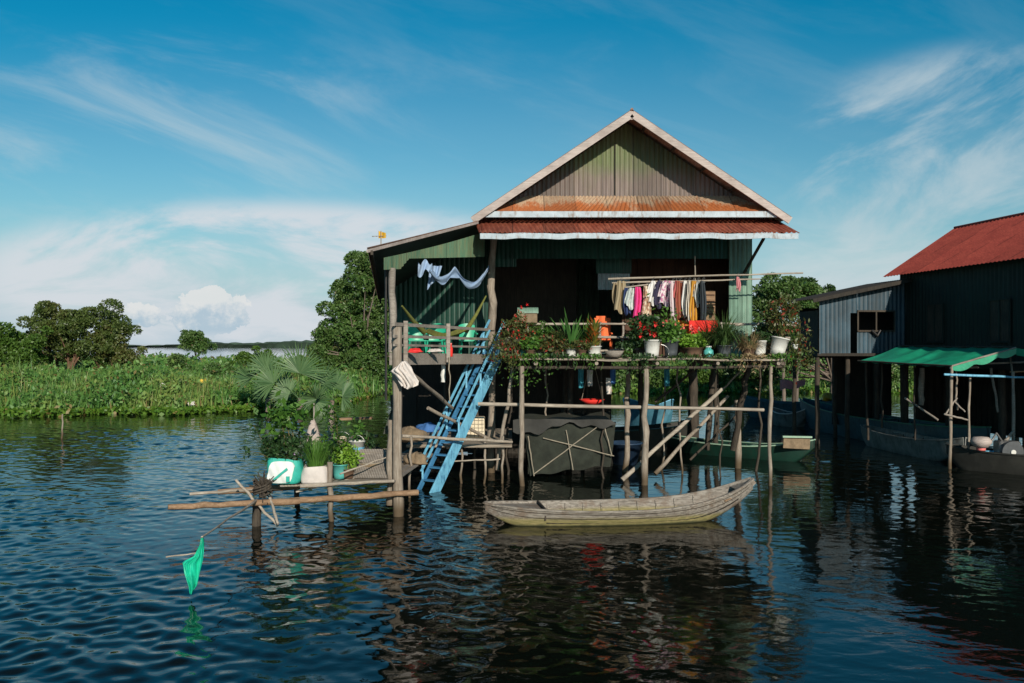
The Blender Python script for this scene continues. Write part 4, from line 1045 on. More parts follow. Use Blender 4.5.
for i, (px, wd_, mt) in enumerate(((505, .25, 'pl_coleus'), (534, .3, 'pl_green'), (556, .35, 'pl_dark'), (588, .25, 'pl_green'), (640, .22, 'pl_dark'), (686, .3, 'pl_grass'), (725, .35, 'pl_grass'), (752, .25, 'dry'), (783, .28, 'pl_green'))):
    lf = MB(); n_ = 260; c = np.array([WX(px, 22.6), 22.66, FL - .02]); q = RNG.normal(size=(n_, 3)) * np.array([wd_ * .8, .10, .10]); q[:, 2] = -np.abs(q[:, 2]) * RNG.uniform(0, 2.4, n_) * (.6 + .6 * np.sin(q[:, 0] * 17)) + RNG.uniform(0, .12, n_)
    leaf_cloud(lf, c + q, .05, .4, .8); lf.tube([c + np.array([wd_ * t, .01 * math.sin(t * 9), -.02 - .03 * math.cos(t * 4)]) for t in np.linspace(-1.9, 1.9, 12)], .008, 4)
    for t in (-1.2, -.5, .2, .8, 1.4): lf.tube([c + np.array([wd_ * t, -.005, -.02]), c + np.array([wd_ * t + .04, 0, -.14]), c + np.array([wd_ * t - .02, .01, -.3])], .006, 4)
    tag(lf.build('trailing_plant', M[mt]), ('reddish', 'bright green', 'dark green', 'fresh green', 'deep green', 'grassy', 'long grassy', 'dry straw', 'leafy green')[i] + ' trailing growth over the deck edge ' + ('beside the stair head', 'below the teal pot', 'below the reddish low plants', 'below the croton', 'below the tall white bucket', 'below the clay pot', 'below the grass fountain', 'below the straw tuft', 'below the tilted bucket')[i], 'plant')
# spirit-house like box at the stair head
r = empty('small_shrine', P(527, 323, 24.2), 'small box with a rounded pale green roof beside the stair head plants', 'shrine'); c = Vector(r.location)
MB().box(c + Vector((.02, 0, .13)), (.50, .4, .26)).build('body', M['cream'] if 0 else M['sack'], r, bevel=.01)
rfm = MB(); rfm.grid(lambda a, b: (c.x + .02 + (a - .5) * .56, c.y - .23 * math.cos(b * math.pi), c.z + .26 + .16 * math.sin(b * math.pi)), 2, 12, .02); rfm.build('roof', M['green_pale'], r, True)
en = MB(); en.lathe((0, 0, 0), [(.001, 0)] * 2, 3)
MB().pole((c.x, c.y, FL), (c.x, c.y, c.z), .05, .05, .005).build('leg', M['rail'], r)
fm = MB(); flowers(fm, [np.array(c) + np.array([-.15, -.2, .42]), np.array(c) + np.array([.0, -.22, .5])], .06); tag(fm.build('cut_flowers', M['fl_red']), 'two red blooms laid against the rounded roof of the little box', 'flowers')

# orange plastic chair
r = empty('plastic_chair', (WX(603, 24.8), 24.75, FL), 'orange plastic chair behind the deck rail in front of the dark doorway', 'chair'); c = Vector(r.location)
mo = M['orange']
MB().grid(lambda a, b: (c.x + (a - .5) * .44, c.y + .2 + .04 * (2 * a - 1) ** 2 * -1 + .06 * b, c.z + .44 + .62 * b), 8, 6, .02).build('backrest', mo, r, True)
MB().box(c + Vector((0, 0, .43)), (.46, .44, .03)).build('seat', mo, r, bevel=.01)
for sx in (-1, 1):
    for sy in (-1, 1): MB().bar(c + Vector((.21 * sx, .19 * sy, .42)), c + Vector((.25 * sx, .23 * sy, 0)), .035, .035).build('leg', mo, r)
    MB().bar(c + Vector((.22 * sx, -.2, .62)), c + Vector((.22 * sx, .22, .66)), .04, .03).build('armrest', mo, r)
ct = MB(); ct.grid(lambda a, b: tuple(P(596 + 10 * a + 3 * b, 316 + 22 * b, 24.45) + Vector((0, .03 * math.sin(a * 8), 0))), 6, 6, .01)
tag(ct.build('orange_cloth', M['orange'], smooth=True), 'bright orange cloth hung over the deck rail beside the croton', 'cloth')

# ================================================================ laundry
def cloth_mat(name, c1, c2=None, stripe=0.):
    m, t, bs, out = base_mat(name)
    g = t.new('ShaderNodeNewGeometry').outputs['Position']
    if c2:
        if stripe:
            s_ = t.new('ShaderNodeSeparateXYZ'); t.l.new(g, s_.inputs[0]); a = t.math('FRACT', t.math('MULTIPLY', s_.outputs[0], stripe)); col = t.mix(t.math('GREATER_THAN', a, .5), c1, c2)
        else: col = t.mix(t.smooth(t.noise(g, 14, 3, .6), .48, .56), c1, c2)
        t.l.new(col, bs.inputs['Base Color'])
    else: bs.inputs['Base Color'].default_value = c1 + (1,)
    bs.inputs['Roughness'].default_value = .85
    return m
def garment(px, w_px, ytop, ybot, Yv, mat, name, label, kind='shirt'):
    c = P(px, ytop, Yv); wd_ = 1.3 * w_px * Yv / FPX; ht = (ybot - ytop) * Yv / FPX; ph = random.uniform(0, 6)
    r = empty(name, (c.x, c.y, c.z - ht), label, 'clothing', 'clothes hanging from the poles')
    def fn(a, b):
        taper = 1.0
        if kind == 'shirt': taper = .55 + .45 * min(1, b * 5)
        elif kind == 'long': taper = .7 + .3 * math.sin(b * 2.2)
        x = (a - .5) * wd_ * taper * (1 + .1 * math.sin(b * 7 + ph))
        hem = .06 * math.sin(a * 7 + ph) * b
        return (c.x + x + .02 * math.sin(b * 4 + ph), c.y + (a - .5) * .22 + .055 * math.sin(a * 14 + ph + b * 2), c.z - ht * b + hem)
    MB().grid(fn, 18, 10, .012).build('cloth', mat, r, True)
    if kind == 'shirt':
        for s_ in (-1, 1):
            MB().grid(lambda a, b: (c.x + s_ * (wd_ * .34 + .10 * b) + (a - .5) * .09, c.y + s_ * .08 + .03 * math.sin(a * 6), c.z - .08 - .34 * b), 5, 5, .012).build('sleeve', mat, r, True)
    hk = MB(); hk.tube([c + Vector((0, 0, -.02)), c + Vector((0, 0, .07)), c + Vector((.03, 0, .10)), c + Vector((.05, 0, .06))], .006, 5)
    hk.bar(c + Vector((-wd_ * .3, -.02, -.03)), c + Vector((wd_ * .3, .02, -.03)), .012, .012); hk.build('hanger', M['metal'], r)
G = [
 (621, 9, 281, 312, 'khaki bundle of trousers', (.36, .29, .18), None, 0, 'trousers', 'khaki trousers at the left end of the laundry pole', 'long'),
 (627, 6, 288, 314, 'n', (.02, .04, .12), None, 0, 'shirt', 'navy blue shirt beside the khaki trousers', 'long'),
 (632, 8, 288, 308, 'n', (.45, .52, .50), (.62, .66, .62), 0, 'shirt', 'pale grey-green shirt left of the magenta one', 'shirt'),
 (638, 7, 287, 318, 'n', (.75, .05, .25), None, 0, 'dress', 'magenta dress, the brightest piece on the short pole', 'long'),
 (647, 8, 286, 317, 'n', (.68, .56, .42), (.40, .22, .14), 0, 'dress', 'cream dress with brown pattern', 'long'),
 (653, 6, 281, 304, 'n', (.75, .74, .72), None, 0, 'shirt', 'small white shirt next to the cream dress', 'shirt'),
 (660, 8, 281, 307, 'n', (.03, .025, .06), None, 0, 'shirt', 'black purple shirt between two white ones', 'shirt'),
 (667, 11, 281, 305, 'n', (.74, .66, .68), (.50, .18, .32), 0, 'blouse', 'white blouse with pink flower pattern', 'shirt'),
 (673, 6, 281, 320, 'n', (.66, .56, .58), None, 0, 'trousers', 'pale pink long trousers right of the flowered blouse', 'long'),
 (680, 8, 281, 318, 'n', (.30, .09, .05), None, 0, 'shirt', 'rust brown long shirt', 'long'),
 (685, 5, 281, 316, 'n', (.70, .70, .68), None, 0, 'towel', 'narrow white towel right of the rust brown shirt', 'long'),
 (689, 5, 281, 319, 'n', (.72, .66, .56), (.1, .09, .08), 25, 'skirt', 'black and cream striped skirt', 'long'),
 (693.5, 6, 281, 322, 'n', (.55, .27, .03), None, 0, 'shirt', 'long ochre yellow cloth, the longest piece on the pole', 'long'),
 (698, 5, 281, 306, 'n', (.60, .62, .60), (.12, .13, .13), 20, 'shirt', 'grey and white striped shirt right of the ochre cloth', 'shirt'),
 (703, 6, 281, 321, 'n', (.03, .04, .05), None, 0, 'trousers', 'dark trousers at the right end of the row of clothes', 'long'),
 (676.5, 5, 281, 300, 'n', (.45, .10, .10), None, 0, 'scarf', 'short dark red scarf between pink and rust brown clothes', 'long'),
]
for i, g in enumerate(G):
    m = cloth_mat('cloth_%d' % i, g[5], g[6], g[7]); garment(g[0], g[1], g[2], g[3], 24.0 + .06 * math.sin(i * 2.1) if g[0] > 650 else 23.9, m, g[8], g[9], g[10])
m = cloth_mat('pink_scrap', (.55, .22, .24)); garment(738, 5, 277, 290, 23.98, m, 'towel', 'small faded pink cloth hanging alone in front of the pale green wall', 'long')
m = cloth_mat('khaki2', (.30, .24, .15)); garment(616, 6, 283, 305, 24.1, m, 'bag', 'limp tan bag at the outer left tip of the pole', 'long')
# red and yellow sarong over the rail
m = cloth_mat('sarong_orange', (.62, .26, .04), (.70, .10, .03), 9)
q = MB(); q.grid(lambda a, b: tuple(P(652 + 40 * a, 321 + 15 * b + 1.2 * math.sin(a * 8), 24.15) + Vector((0, .05 * math.sin(a * 12), 0))), 20, 6, .012)
tag(q.build('sarong', m, smooth=True), 'orange and yellow striped sarong spread over the deck rail behind the flowers', 'cloth')
q = MB(); q.grid(lambda a, b: tuple(P(689 + 29 * a, 320.5 + (16 + 4 * math.sin(a * 3)) * b, 23.75) + Vector((0, .05 * math.sin(a * 9), 0))), 16, 6, .012)
tag(q.build('red_cloth', M['red'], smooth=True), 'bright red cloth hanging over the deck rail below the clothes', 'cloth')

# ================================================================ porch contents
# mosquito net swagged under the valance
q = MB()
def vo(a, b):
    s1 = math.sin(math.pi * a / .42) if a < .42 else 0; s2 = math.sin(math.pi * (a - .42) / .58) if a >= .42 else 0
    y = 268 - 3 * a + 9 * s1 + 16 * s2; Yv = 20.5 + 3.9 * a
    hgt = 4 + 4 * s1 + 3 * s2 + 7 * max(0, 1 - abs(a - .42) / .08)
    p = P(430 + 59 * a, y + hgt * b, Yv); return (p.x, p.y + .09 * math.sin(b * 7 + a * 9), p.z + .012 * math.sin(a * 31 + b * 4))
q.grid(vo, 60, 8, .008)
net = tag(q.build('draped_net', M['voile'], smooth=True), 'pale blue net swagged under the porch roof', 'curtain')
q = MB(); q.grid(lambda a, b: tuple(P(430 + 12 * a - 3 * b, 266 + 24 * b * (1 - .6 * a), 21.0) + Vector((0, .06 * math.sin(a * 12), 0))), 12, 8, .008)
tag(q.build('white_sheet', M['voile'], smooth=True), 'knotted end of pale cloth hanging at the left of the swagged net', 'cloth')
q = MB(); q.grid(lambda a, b: tuple(P(418 + 14 * a, 262 + 14 * b * (1 - .5 * a) + 3 * math.sin(a * 9), 20.5) + Vector((0, .05 * math.sin(a * 12 + b * 3), 0))), 12, 6, .008)
tag(q.build('white_sheet', M['voile'], smooth=True), 'bunched pale cloth tied at the left end of the porch beam', 'cloth')
# hammock
hm = empty('hammock', P(445, 336, 22.5), 'olive yellow net hammock slung across the left porch', 'hammock')
A0 = P(402, 306, 20.6); B0 = P(486, 296, 24.4); L0 = P(424, 332, 21.8); L1 = P(466, 331, 23.4)
bd = MB()
def hf(a, b):
    p = L0.lerp(L1, a); sag = .18 * math.sin(math.pi * a); wv = .26 * math.sin(math.pi * (a * .8 + .1)); return (p.x + (b - .5) * .25, p.y + (b - .5) * wv * 1.8, p.z - sag * (1 - .5 * abs(b - .5)) + abs(b - .5) * .16)
bd.grid(hf, 20, 8, .008); bd.build('bed', M['hammock'], hm, True)
for a, b in ((A0, L0), (L1, B0)): MB().tube([a, a.lerp(b, .5) + Vector((0, 0, -.04)), b], [.02, .05, .07] if a == A0 else [.07, .045, .02], 8).build('cord', M['hammock'], hm, True)
# green chairs
def gchair(px, Yv, rz, label):
    r = empty('plastic_chair', (WX(px, Yv), Yv, FL), label, 'chair', 'green plastic chairs on the porch'); r.rotation_euler = (0, 0, 0); c = Vector(r.location); mo = M['green_plastic']
    ca, sa = math.cos(rz), math.sin(rz); rot = lambda v: c + Vector((v[0] * ca - v[1] * sa, v[0] * sa + v[1] * ca, v[2]))
    MB().grid(lambda a, b: tuple(rot(((a - .5) * .46, .2 - .05 * (2 * a - 1) ** 2 + .08 * b, .44 + .48 * b * (1 - .12 * (2 * a - 1) ** 2)))), 8, 6, .02).build('backrest', mo, r, True)
    MB().grid(lambda a, b: tuple(rot(((a - .5) * .46, (b - .5) * .44, .44))), 1, 1, .03).build('seat', mo, r)
    for sx in (-1, 1):
        for sy in (-1, 1): MB().bar(rot((.2 * sx, .19 * sy, .42)), rot((.24 * sx, .22 * sy, 0)), .035, .035).build('leg', mo, r)
        MB().bar(rot((.23 * sx, -.2, .62)), rot((.23 * sx, .22, .66)), .04, .03).build('armrest', mo, r)
gchair(416, 23.6, .3, 'green plastic chair nearest the left end of the porch'); gchair(436, 25.0, -.1, 'green plastic chair in the middle of the porch with a higher back'); gchair(468, 25.2, .2, 'green plastic chair behind the top of the blue stairs')
# things on the porch edge
r = empty('red_bottle', edge_pt(.50, FL + .03) + Vector((0, -.1, 0)), 'red bottle standing on the porch edge beside the middle baluster', 'bottle'); c = Vector(r.location)
MB().lathe(c, [(.001, 0), (.05, 0), (.055, .04), (.055, .2), (.03, .26), (.03, .3)], 14).build('body', M['red'], r, True); MB().lathe(c + Vector((0, 0, .30)), [(.035, 0), (.035, .03), (.001, .035)], 12).build('cap', M['fl_pink'], r)
lump('red_cloth', edge_pt(.11, FL + .17) + Vector((.1, -.05, 0)), (.3, .2, .09), 'fl_red', 'small heap of red cloth on the porch edge near the corner post', 'cloth', 9)
lump('pale_cloth', edge_pt(.3, FL + .17) + Vector((.1, -.05, 0)), (.34, .2, .07), 'cloth_white', 'small heap of pale cloth on the porch edge between the two balusters', 'cloth', 10)

# ================================================================ under the deck
# red hanging cradle
r = empty('red_basket', P(592, 404, 24.5), 'shallow red basket hung by cords under the deck', 'basket'); c = Vector(r.location)
MB().lathe(c, [(.001, 0), (.14, .02), (.33, .13), (.35, .13), (.15, -.01), (.001, -.02)], 22).build('bowl', M['red'], r, True)
cd = MB()
for dx in (-.28, .28): cd.tube([c + Vector((dx, 0, .12)), c + Vector((dx * .3, 0, 1.0))], .008, 4)
cd.build('cord', M['rope'], r)
M['basin'] = paint('dull_blue_basin', (.02, .045, .09), .5, .2, 5)
M['tealcloth'] = paint('teal_cloth', (.04, .25, .32), .8, .2, 6)
for px, y0, y1, mt, lb in ((581, 367, 388, 'tealcloth', 'teal rag hanging under the deck above the red basket'), (613, 366, 384, 'bluecloth', 'blue rag hanging under the deck right of the red basket'), (590, 370, 386, 'cloth_white', 'pale rag hanging under the deck above the red basket'), (609, 378, 394, 'cloth_white', 'white strip hanging below the blue rag'), (667, 366, 386, 'tealcloth', 'teal strip hanging under the deck beside the middle pile')):
    q = MB(); q.grid(lambda a, b: tuple(P(px + (a - .5) * 6 * (1 - .3 * b), y0 + (y1 - y0) * b, 24.0) + Vector((0, .04 * math.sin(a * 8 + b * 3), 0))), 6, 8, .008); tag(q.build('rag', M[mt], smooth=True), lb, 'cloth')
# net-covered fish cage with crossed sticks
r = empty('fish_cage', (WX(568, 24.3), 24.3, 0), 'fish cage wrapped in dark green netting with crossed sticks, hung under the deck', 'fish cage')
def cage(a, b):
    xt = 524 + 92 * a; yt = 424 - 2 * a; xb = 530 + 80 * a; yb = 476 - 10 * a ** 1.3
    p = P(xt + (xb - xt) * b, yt + (yb - yt) * b - 2 * math.sin(a * 3.1) * b, 24.1); return (p.x, p.y - .10 * math.sin(a * math.pi) * math.sin(b * 3) + .02 * math.sin(a * 21 + b * 4) + .05 * math.sin(a * 8 + b * 7) * math.sin(b * 3), p.z + .03 * math.sin(a * 17) * b)
q = MB(); q.grid(cage, 30, 14, .02); q.build('front_net', M['net'], r, True)
q = MB(); q.grid(lambda a, b: tuple(P(520 + 90 * a, 424 - 9 * b - 3 * a * b, 24.1 + 1.5 * b) + Vector((0, 0, .03 * math.sin(a * 15)))), 20, 4, .02); q.build('top_net', M['net'], r, True)
q = MB(); q.grid(lambda a, b: tuple(P(513 + 92 * a + 12 * b * a, 420 - 5 * a + (12 - 4 * a + 3.5 * math.sin(a * 9) + 1.8 * math.sin(a * 31)) * b, 23.9) + Vector((0, .03 * math.sin(a * 12), .02 * math.sin(a * 17)))), 24, 5, .012); q.build('tarpaulin', M['tarp_grey'], r, True)
for sx in (0, 1):
    q = MB(); q.grid(lambda a, b: tuple(P(528 + 82 * sx, 424 + (50 - 8 * sx) * b, 24.1 + 1.4 * a)), 2, 2, .02); q.build('side_net', M['net'], r)
for a, b in (((534, 474), (604, 422)), ((543, 438), (614, 456)), ((566, 430), (573, 470)), ((603, 420), (612, 456)), ((528, 436), (534, 476))):
    MB().pole(P(a[0], a[1], 23.93), P(b[0], b[1], 23.93), .016, .014, .01).build('stick', M['rope'], r, True)
# blue drum-like basin behind the pile
r = empty('blue_basin', (WX(625, 27), 27, .0), 'dark blue basin on the water behind the middle piles', 'basin'); c = Vector(r.location) + Vector((0, 0, -.02))
MB().lathe(c, [(.001, 0), (.35, 0), (.5, .62), (.54, .62), (.54, .66), (.47, .66), (.34, .05), (.001, .05)], 24).build('body', M['basin'], r, True)

# ================================================================ boats
def boat(name, A, B, width, side, mats, label, bow_rise=.35, stern_rise=.15, draft=.16, ribs=7, thwarts=(), deck=None, sharp=(1.0, 1.0), cat='boat', group=None, far_raise=0.):
    """A = stern, B = bow (ground points)."""
    A = Vector((A[0], A[1], 0)); B = Vector((B[0], B[1], 0)); r = empty(name, A.lerp(B, .5), label, cat, group)
    ax = (B - A); Ln = ax.length; ax.normalize(); sd_ = Vector((-ax.y, ax.x, 0))
    def hw(t): return width / 2 * max(.10, math.sin(math.pi * min(1, max(0, t))) ** .55 if .0 < t < 1 else .10)
    def sheer(t):
        return side + bow_rise * max(0, (t - .45) / .55) ** 3.0 + stern_rise * max(0, (.45 - t) / .45) ** 2
    def keel(t):
        return -draft + (side * .75 + bow_rise * .9) * max(0, (t - .72) / .28) ** 1.8 + (side * .8 + stern_rise * .8 + draft * .3) * max(0, (.16 - t) / .16) ** 1.5
    def pt(t, s, k=1., dz=0.):   # s -1..1 across
        w_ = hw(t) * k; zk = min(keel(t), sheer(t) - .05) + dz; zs = sheer(t)
        prof = abs(s); z = zk + (zs - zk) * max(0, (prof - .42) / .58) ** 1.1 if prof > .42 else zk
        x = (prof / .42) * .62 if prof < .42 else .62 + .38 * ((prof - .42) / .58) ** .8
        return A + ax * (Ln * t) + sd_ * (math.copysign(x, s) * w_) + Vector((0, 0, z))
    h = MB(); h.grid(lambda a, b: tuple(pt(a, 2 * b - 1)), 40, 16, -.028); h.build('hull', mats[0], r, True)
    for s in (-1, 1):
        h = MB(); 
        for i in range(40):
            h.bar(pt(i / 40, s) + Vector((0, 0, .012)), pt((i + 1) / 40, s) + Vector((0, 0, .012)), .05, .035)
        h.build('gunwale', mats[1], r)
    for i in range(ribs):
        t = .24 + .56 * i / max(1, ribs - 1); q = MB()
        q.tube([pt(t, s, .93, .03) for s in np.linspace(-.97, .97, 13)], .022, 4); q.build('rib', mats[2], r)
    for t in thwarts:
        q = MB(); q.bar(pt(t, -1, .93) - Vector((0, 0, .05)), pt(t, 1, .93) - Vector((0, 0, .05)), .16, .03); q.build('thwart', mats[1], r)
    if deck:
        for (t0, t1) in deck:
            q = MB(); q.grid(lambda a, b: tuple((lambda p: p + Vector((0, 0, -.02)))(pt(t0 + (t1 - t0) * a, -1, .93).lerp(pt(t0 + (t1 - t0) * a, 1, .93), b))), 8, 4, .02); q.build('deck', mats[1], r)
    return r, pt
bt, bpt = boat('sampan', (WX(485, 17.95), 17.95), (WX(752, 18.7), 18.7), 1.32, .29, (M['boat'], M['boat'], M['boat']),
     'weathered grey wooden sampan with a mossy yellow waterline moored in front of the house', .50, .12, .10, 9, (), [(.02, .20), (.93, .985)])
for s_ in (.80, .93):
    for sg in (-1, 1):
        q = MB(); q.tube([bpt(t, sg * s_, 1.012) + Vector((0, 0, .0)) for t in np.linspace(.02, .98, 40)], .006, 4); q.build('seam', M['post_dark'], bt)
q = MB(); q.grid(lambda a, b: tuple(bpt(.21 + .72 * a, .66 * (2 * b - 1), 1.0, .03)), 24, 6, .01); q.build('floor_board', M['dark'], bt)
q = MB(); q.bar(bpt(.86, -.55, 1, .30), bpt(.975, .1, 1, .10) + Vector((0, 0, .02)), .22, .03); tag(q.build('loose_plank', M['beam']), 'loose tan plank lying in the bow of the grey sampan', 'plank')
q = MB(); q.bar(bpt(.30, -.5, 1, .22), bpt(.62, -.1, 1, .2), .10, .025); tag(q.build('loose_plank', M['rail']), 'loose grey plank lying lengthwise in the middle of the grey sampan', 'plank')
# stern bulkhead and tall stem piece
q = MB(); a = bpt(.205, -1, .93); b = bpt(.205, 1, .93); q.bar(a - Vector((0, 0, .08)), b - Vector((0, 0, .08)), .03, .24); q.build('bulkhead', M['post_dark'], bt)
q = MB(); q.bar(bpt(.975, 0, 1) + Vector((0, 0, .12)), bpt(1.0, 0) + Vector((.04, 0, .18)), .10, .10); q.build('stem_post', M['boat'], bt)
q = MB(); q.bar(bpt(.50, .2, 1, .06), bpt(.42, -.5, 1, .20), .05, .03); tag(q.build('paddle_stub', M['post_dark']), 'short dark stick lying inside the grey sampan', 'stick')
M['boat_green'] = paint('green_boat_paint', (.006, .036, .024), .5, .2, 3, (.02, .03, .02), .4); M['boat_long'] = paint('green_topsides', (.03, .17, .10), .5, .25, 3, (.05, .05, .04), .4); M['blue_faded'] = paint('faded_blue_boat', (.06, .20, .28), .6, .2, 3)
M['boat_bluegrey'] = paint('blue_grey_boat', (.05, .10, .12), .6, .2, 3, (.03, .03, .03), .4)
M['boat_dark'] = paint('dark_boat', (.03, .03, .025), .7, .3, 3); M['palegreen'] = paint('pale_green_trim', (.30, .45, .33), .6, .1, 4); M['boat_grey'] = paint('grey_hull', (.18, .19, .18), .7, .3, 3, (.06, .05, .04), .4)
boat('green_boat', (WX(812, 27.4), 27.2), (WX(668, 29.5), 30.5), 1.05, .38, (M['boat_green'], M['palegreen'], M['boat_dark']), 'green boat moored behind the right end of the deck with a pale green square stern', .15, .30, .15, 6, (.12, .4))
gb = bpy.data.objects['green_boat']; q = MB(); q.box((WX(797, 27.1), 27.15, .60), (.8, .06, .34), (0, R(3), 0)); q.build('transom', M['sack'], gb); q = MB(); q.box((WX(797, 27.1), 27.1, .79), (.88, .12, .05), (0, R(1), 0)); q.build('transom_cap', M['palegreen'], gb)
boat('dark_boat', (WX(560, 29), 28.6), (WX(700, 31), 31.5), 1.2, .75, (M['boat_dark'], M['boat_green'], M['boat_dark']), 'dark hulled boat lying in the shade under the house', .2, .1, .15, 5)
boat('blue_boat', (WX(745, 44), 44.5), (WX(835, 42), 42), 1.5, .75, (M['boat_bluegrey'], M['boat_bluegrey'], M['boat_dark']), 'dark blue-grey boat beyond the deck with an orange cloth on it', .45, .3, .15, 6)
boat('white_boat', (WX(772, 40), 40), (WX(815, 37.5), 38.5), 1.0, .55, (M['boat_grey'], M['white'], M['boat_dark']), 'small pale grey boat between the deck and the long green boat', .25, .2, .1, 4)
boat('light_blue_boat', (WX(628, 37), 38), (WX(672, 36), 36), 1.3, 1.0, (M['blue_faded'], M['blue'], M['boat_dark']), 'light blue boat glimpsed behind the middle piles', .35, .3, .15, 4)
lb_, lpt = boat('long_green_boat', (WX(805, 39), 39.5), (WX(985, 27.5), 27.3), 1.5, .85, (M['boat_bluegrey'], M['boat_long'], M['boat_dark']), 'long dark green boat moored in front of the red-roofed house', .2, .35, .2, 9, (.3, .5, .7))
boat('grey_boat', (WX(862, 32.5), 32.5), (WX(958, 27), 26.6), 1.0, .55, (M['boat_grey'], M['boat_grey'], M['boat_dark']), 'narrow grey boat alongside the long green boat under the green awning', .25, .1, .15, 7, (.3, .6))
# goods on the boats
q = MB(); c = P(790, 384, 42.2); q.grid(lambda a, b: (c.x - .5 + 1.15 * a, c.y - .1 + .1 * math.sin(5 * a), c.z + .18 - .5 * b * (1 - .45 * a) + .06 * math.sin(a * 8)), 12, 6, .03); tag(q.build('orange_cloth', M['fl_pink'], smooth=True), 'salmon orange cloth draped over the dark blue-grey boat', 'cloth')
lump('yellow_drum', P(827, 399, 37.2), (.42, .42, .30), 'yellow', 'yellow rounded container on the far end of the long green boat', 'container', 12)
lump('red_bag', P(877, 399, 36), (.32, .3, .34), 'fl_pink', 'salmon red bag standing on the long green boat', 'bag', 13)
lump('white_bag', P(858, 401, 36.5), (.4, .3, .12), 'white', 'flat white bag beside the red bag on the long green boat', 'bag', 14)

# ================================================================ right-hand house
rh = empty('red_roofed_house', (16, 30, 0), 'dark green house with a bright red metal roof at the right edge', 'house')
E = Vector((13.76, 33.4, 6.07)); dn = Vector((1, -7.4, 0)).normalized(); nr = Vector((7.4, 1, 0)).normalized()
ridge = E + nr * 2.88; ridge.z = 7.93; LEN = 16
def rp(mb, name, mat, **k): return mb.build(name, M[mat], rh, **k)
q = MB(); q.corr(E + Vector((0, 0, 0)), E + dn * LEN, ridge + dn * LEN, ridge, .2, .018, .006); q.corr(ridge, ridge + dn * LEN, ridge + nr * 2.9 + dn * LEN - Vector((0, 0, 1.86)), ridge + nr * 2.9 - Vector((0, 0, 1.86)), .2, .018, .006)
rp(q, 'roof', 'red_roof')
rp(MB().tube([ridge + Vector((0, 0, .02)), ridge + dn * LEN + Vector((0, 0, .02))], .045, 8), 'ridge_cap', 'red_roof', smooth=True)
Wc = E + nr * .35 + dn * .55; Wc.z = 2.95
q = MB(); a = Wc.copy(); b = Wc + dn * (LEN - 1)
q.corr(a, b, b + Vector((0, 0, 3.25)), a + Vector((0, 0, 3.25)), .2, .012, .01); a2 = a + nr * 5.1
q.corr(a2, a, a + Vector((0, 0, 3.25)), a2 + Vector((0, 0, 3.25)), .2, .012, .01); q.corr(b, b + nr * 5.1, b + nr * 5.1 + Vector((0, 0, 3.25)), b + Vector((0, 0, 3.25)), .2, .012, .01); q.corr(b + nr * 5.1, a2, a2 + Vector((0, 0, 3.25)), b + nr * 5.1 + Vector((0, 0, 3.25)), .2, .012, .01)
gg = a.lerp(a2, .5); q.add([tuple(a + Vector((0, 0, 3.2))), tuple(a2 + Vector((0, 0, 3.2))), (gg.x, gg.y, 7.8)], [(0, 1, 2, 2)])
rp(q, 'wall', 'green_dark')
for t in (2.2, 5.5):
    fr = MB(); p = Wc + dn * t + Vector((0, 0, 1.35)) - nr * .03
    fr.bar(p - dn * .45 - Vector((0, 0, 0)), p + dn * .45, .03, 1.3, up=(0, 0, 1)); w_ = rp(fr, 'window', 'post_dark')
    fq = MB(); p2 = p - nr * .03
    for dz in (-.65, .65): fq.bar(p2 - dn * .48 + Vector((0, 0, dz)), p2 + dn * .48 + Vector((0, 0, dz)), .03, .05)
    for dd in (-.46, 0, .46): fq.bar(p2 + dn * dd - Vector((0, 0, .62)), p2 + dn * dd + Vector((0, 0, .62)), .03, .04, up=(0, 1, 0))
    fq.build('frame', M['green_dark'], w_)
fl = MB(); m0 = Wc - nr * .1; fl.add([tuple(m0), tuple(m0 + dn * 15.2), tuple(m0 + dn * 15.2 + nr * 5.4), tuple(m0 + nr * 5.4), tuple(m0 - Vector((0, 0, .15))), tuple(m0 + dn * 15.2 - Vector((0, 0, .15))), tuple(m0 + dn * 15.2 + nr * 5.4 - Vector((0, 0, .15))), tuple(m0 + nr * 5.4 - Vector((0, 0, .15)))], [(0, 1, 2, 3), (7, 6, 5, 4), (0, 4, 5, 1), (0, 3, 7, 4)])
rp(fl, 'floor', 'dark')
for i in range(6):
    for j in range(3):
        p = Wc + dn * (i * 2.6 + .2) + nr * (j * 2.4 + .1); rp(MB().pole((p.x, p.y, -.8), (p.x, p.y, 2.9), .12, .11, .02), 'stilt', 'post_dark', smooth=True)
# dark sheets added to blacken the space below the floor
q = MB(); p = Wc + nr * 2.4 + Vector((0, 0, -2.5)); q.corr(p, p + dn * 14, p + dn * 14 + Vector((0, 0, 2.5)), p + Vector((0, 0, 2.5)), .3, .02, .01); rp(q, 'darkening_sheet', 'dark')
q = MB(); p = Wc + nr * .6 - dn * .0 + Vector((0, 0, -2.6)); q.corr(p + nr * 6, p, p + Vector((0, 0, 2.6)), p + nr * 6 + Vector((0, 0, 2.6)), .3, .02, .01); rp(q, 'darkening_sheet', 'dark')
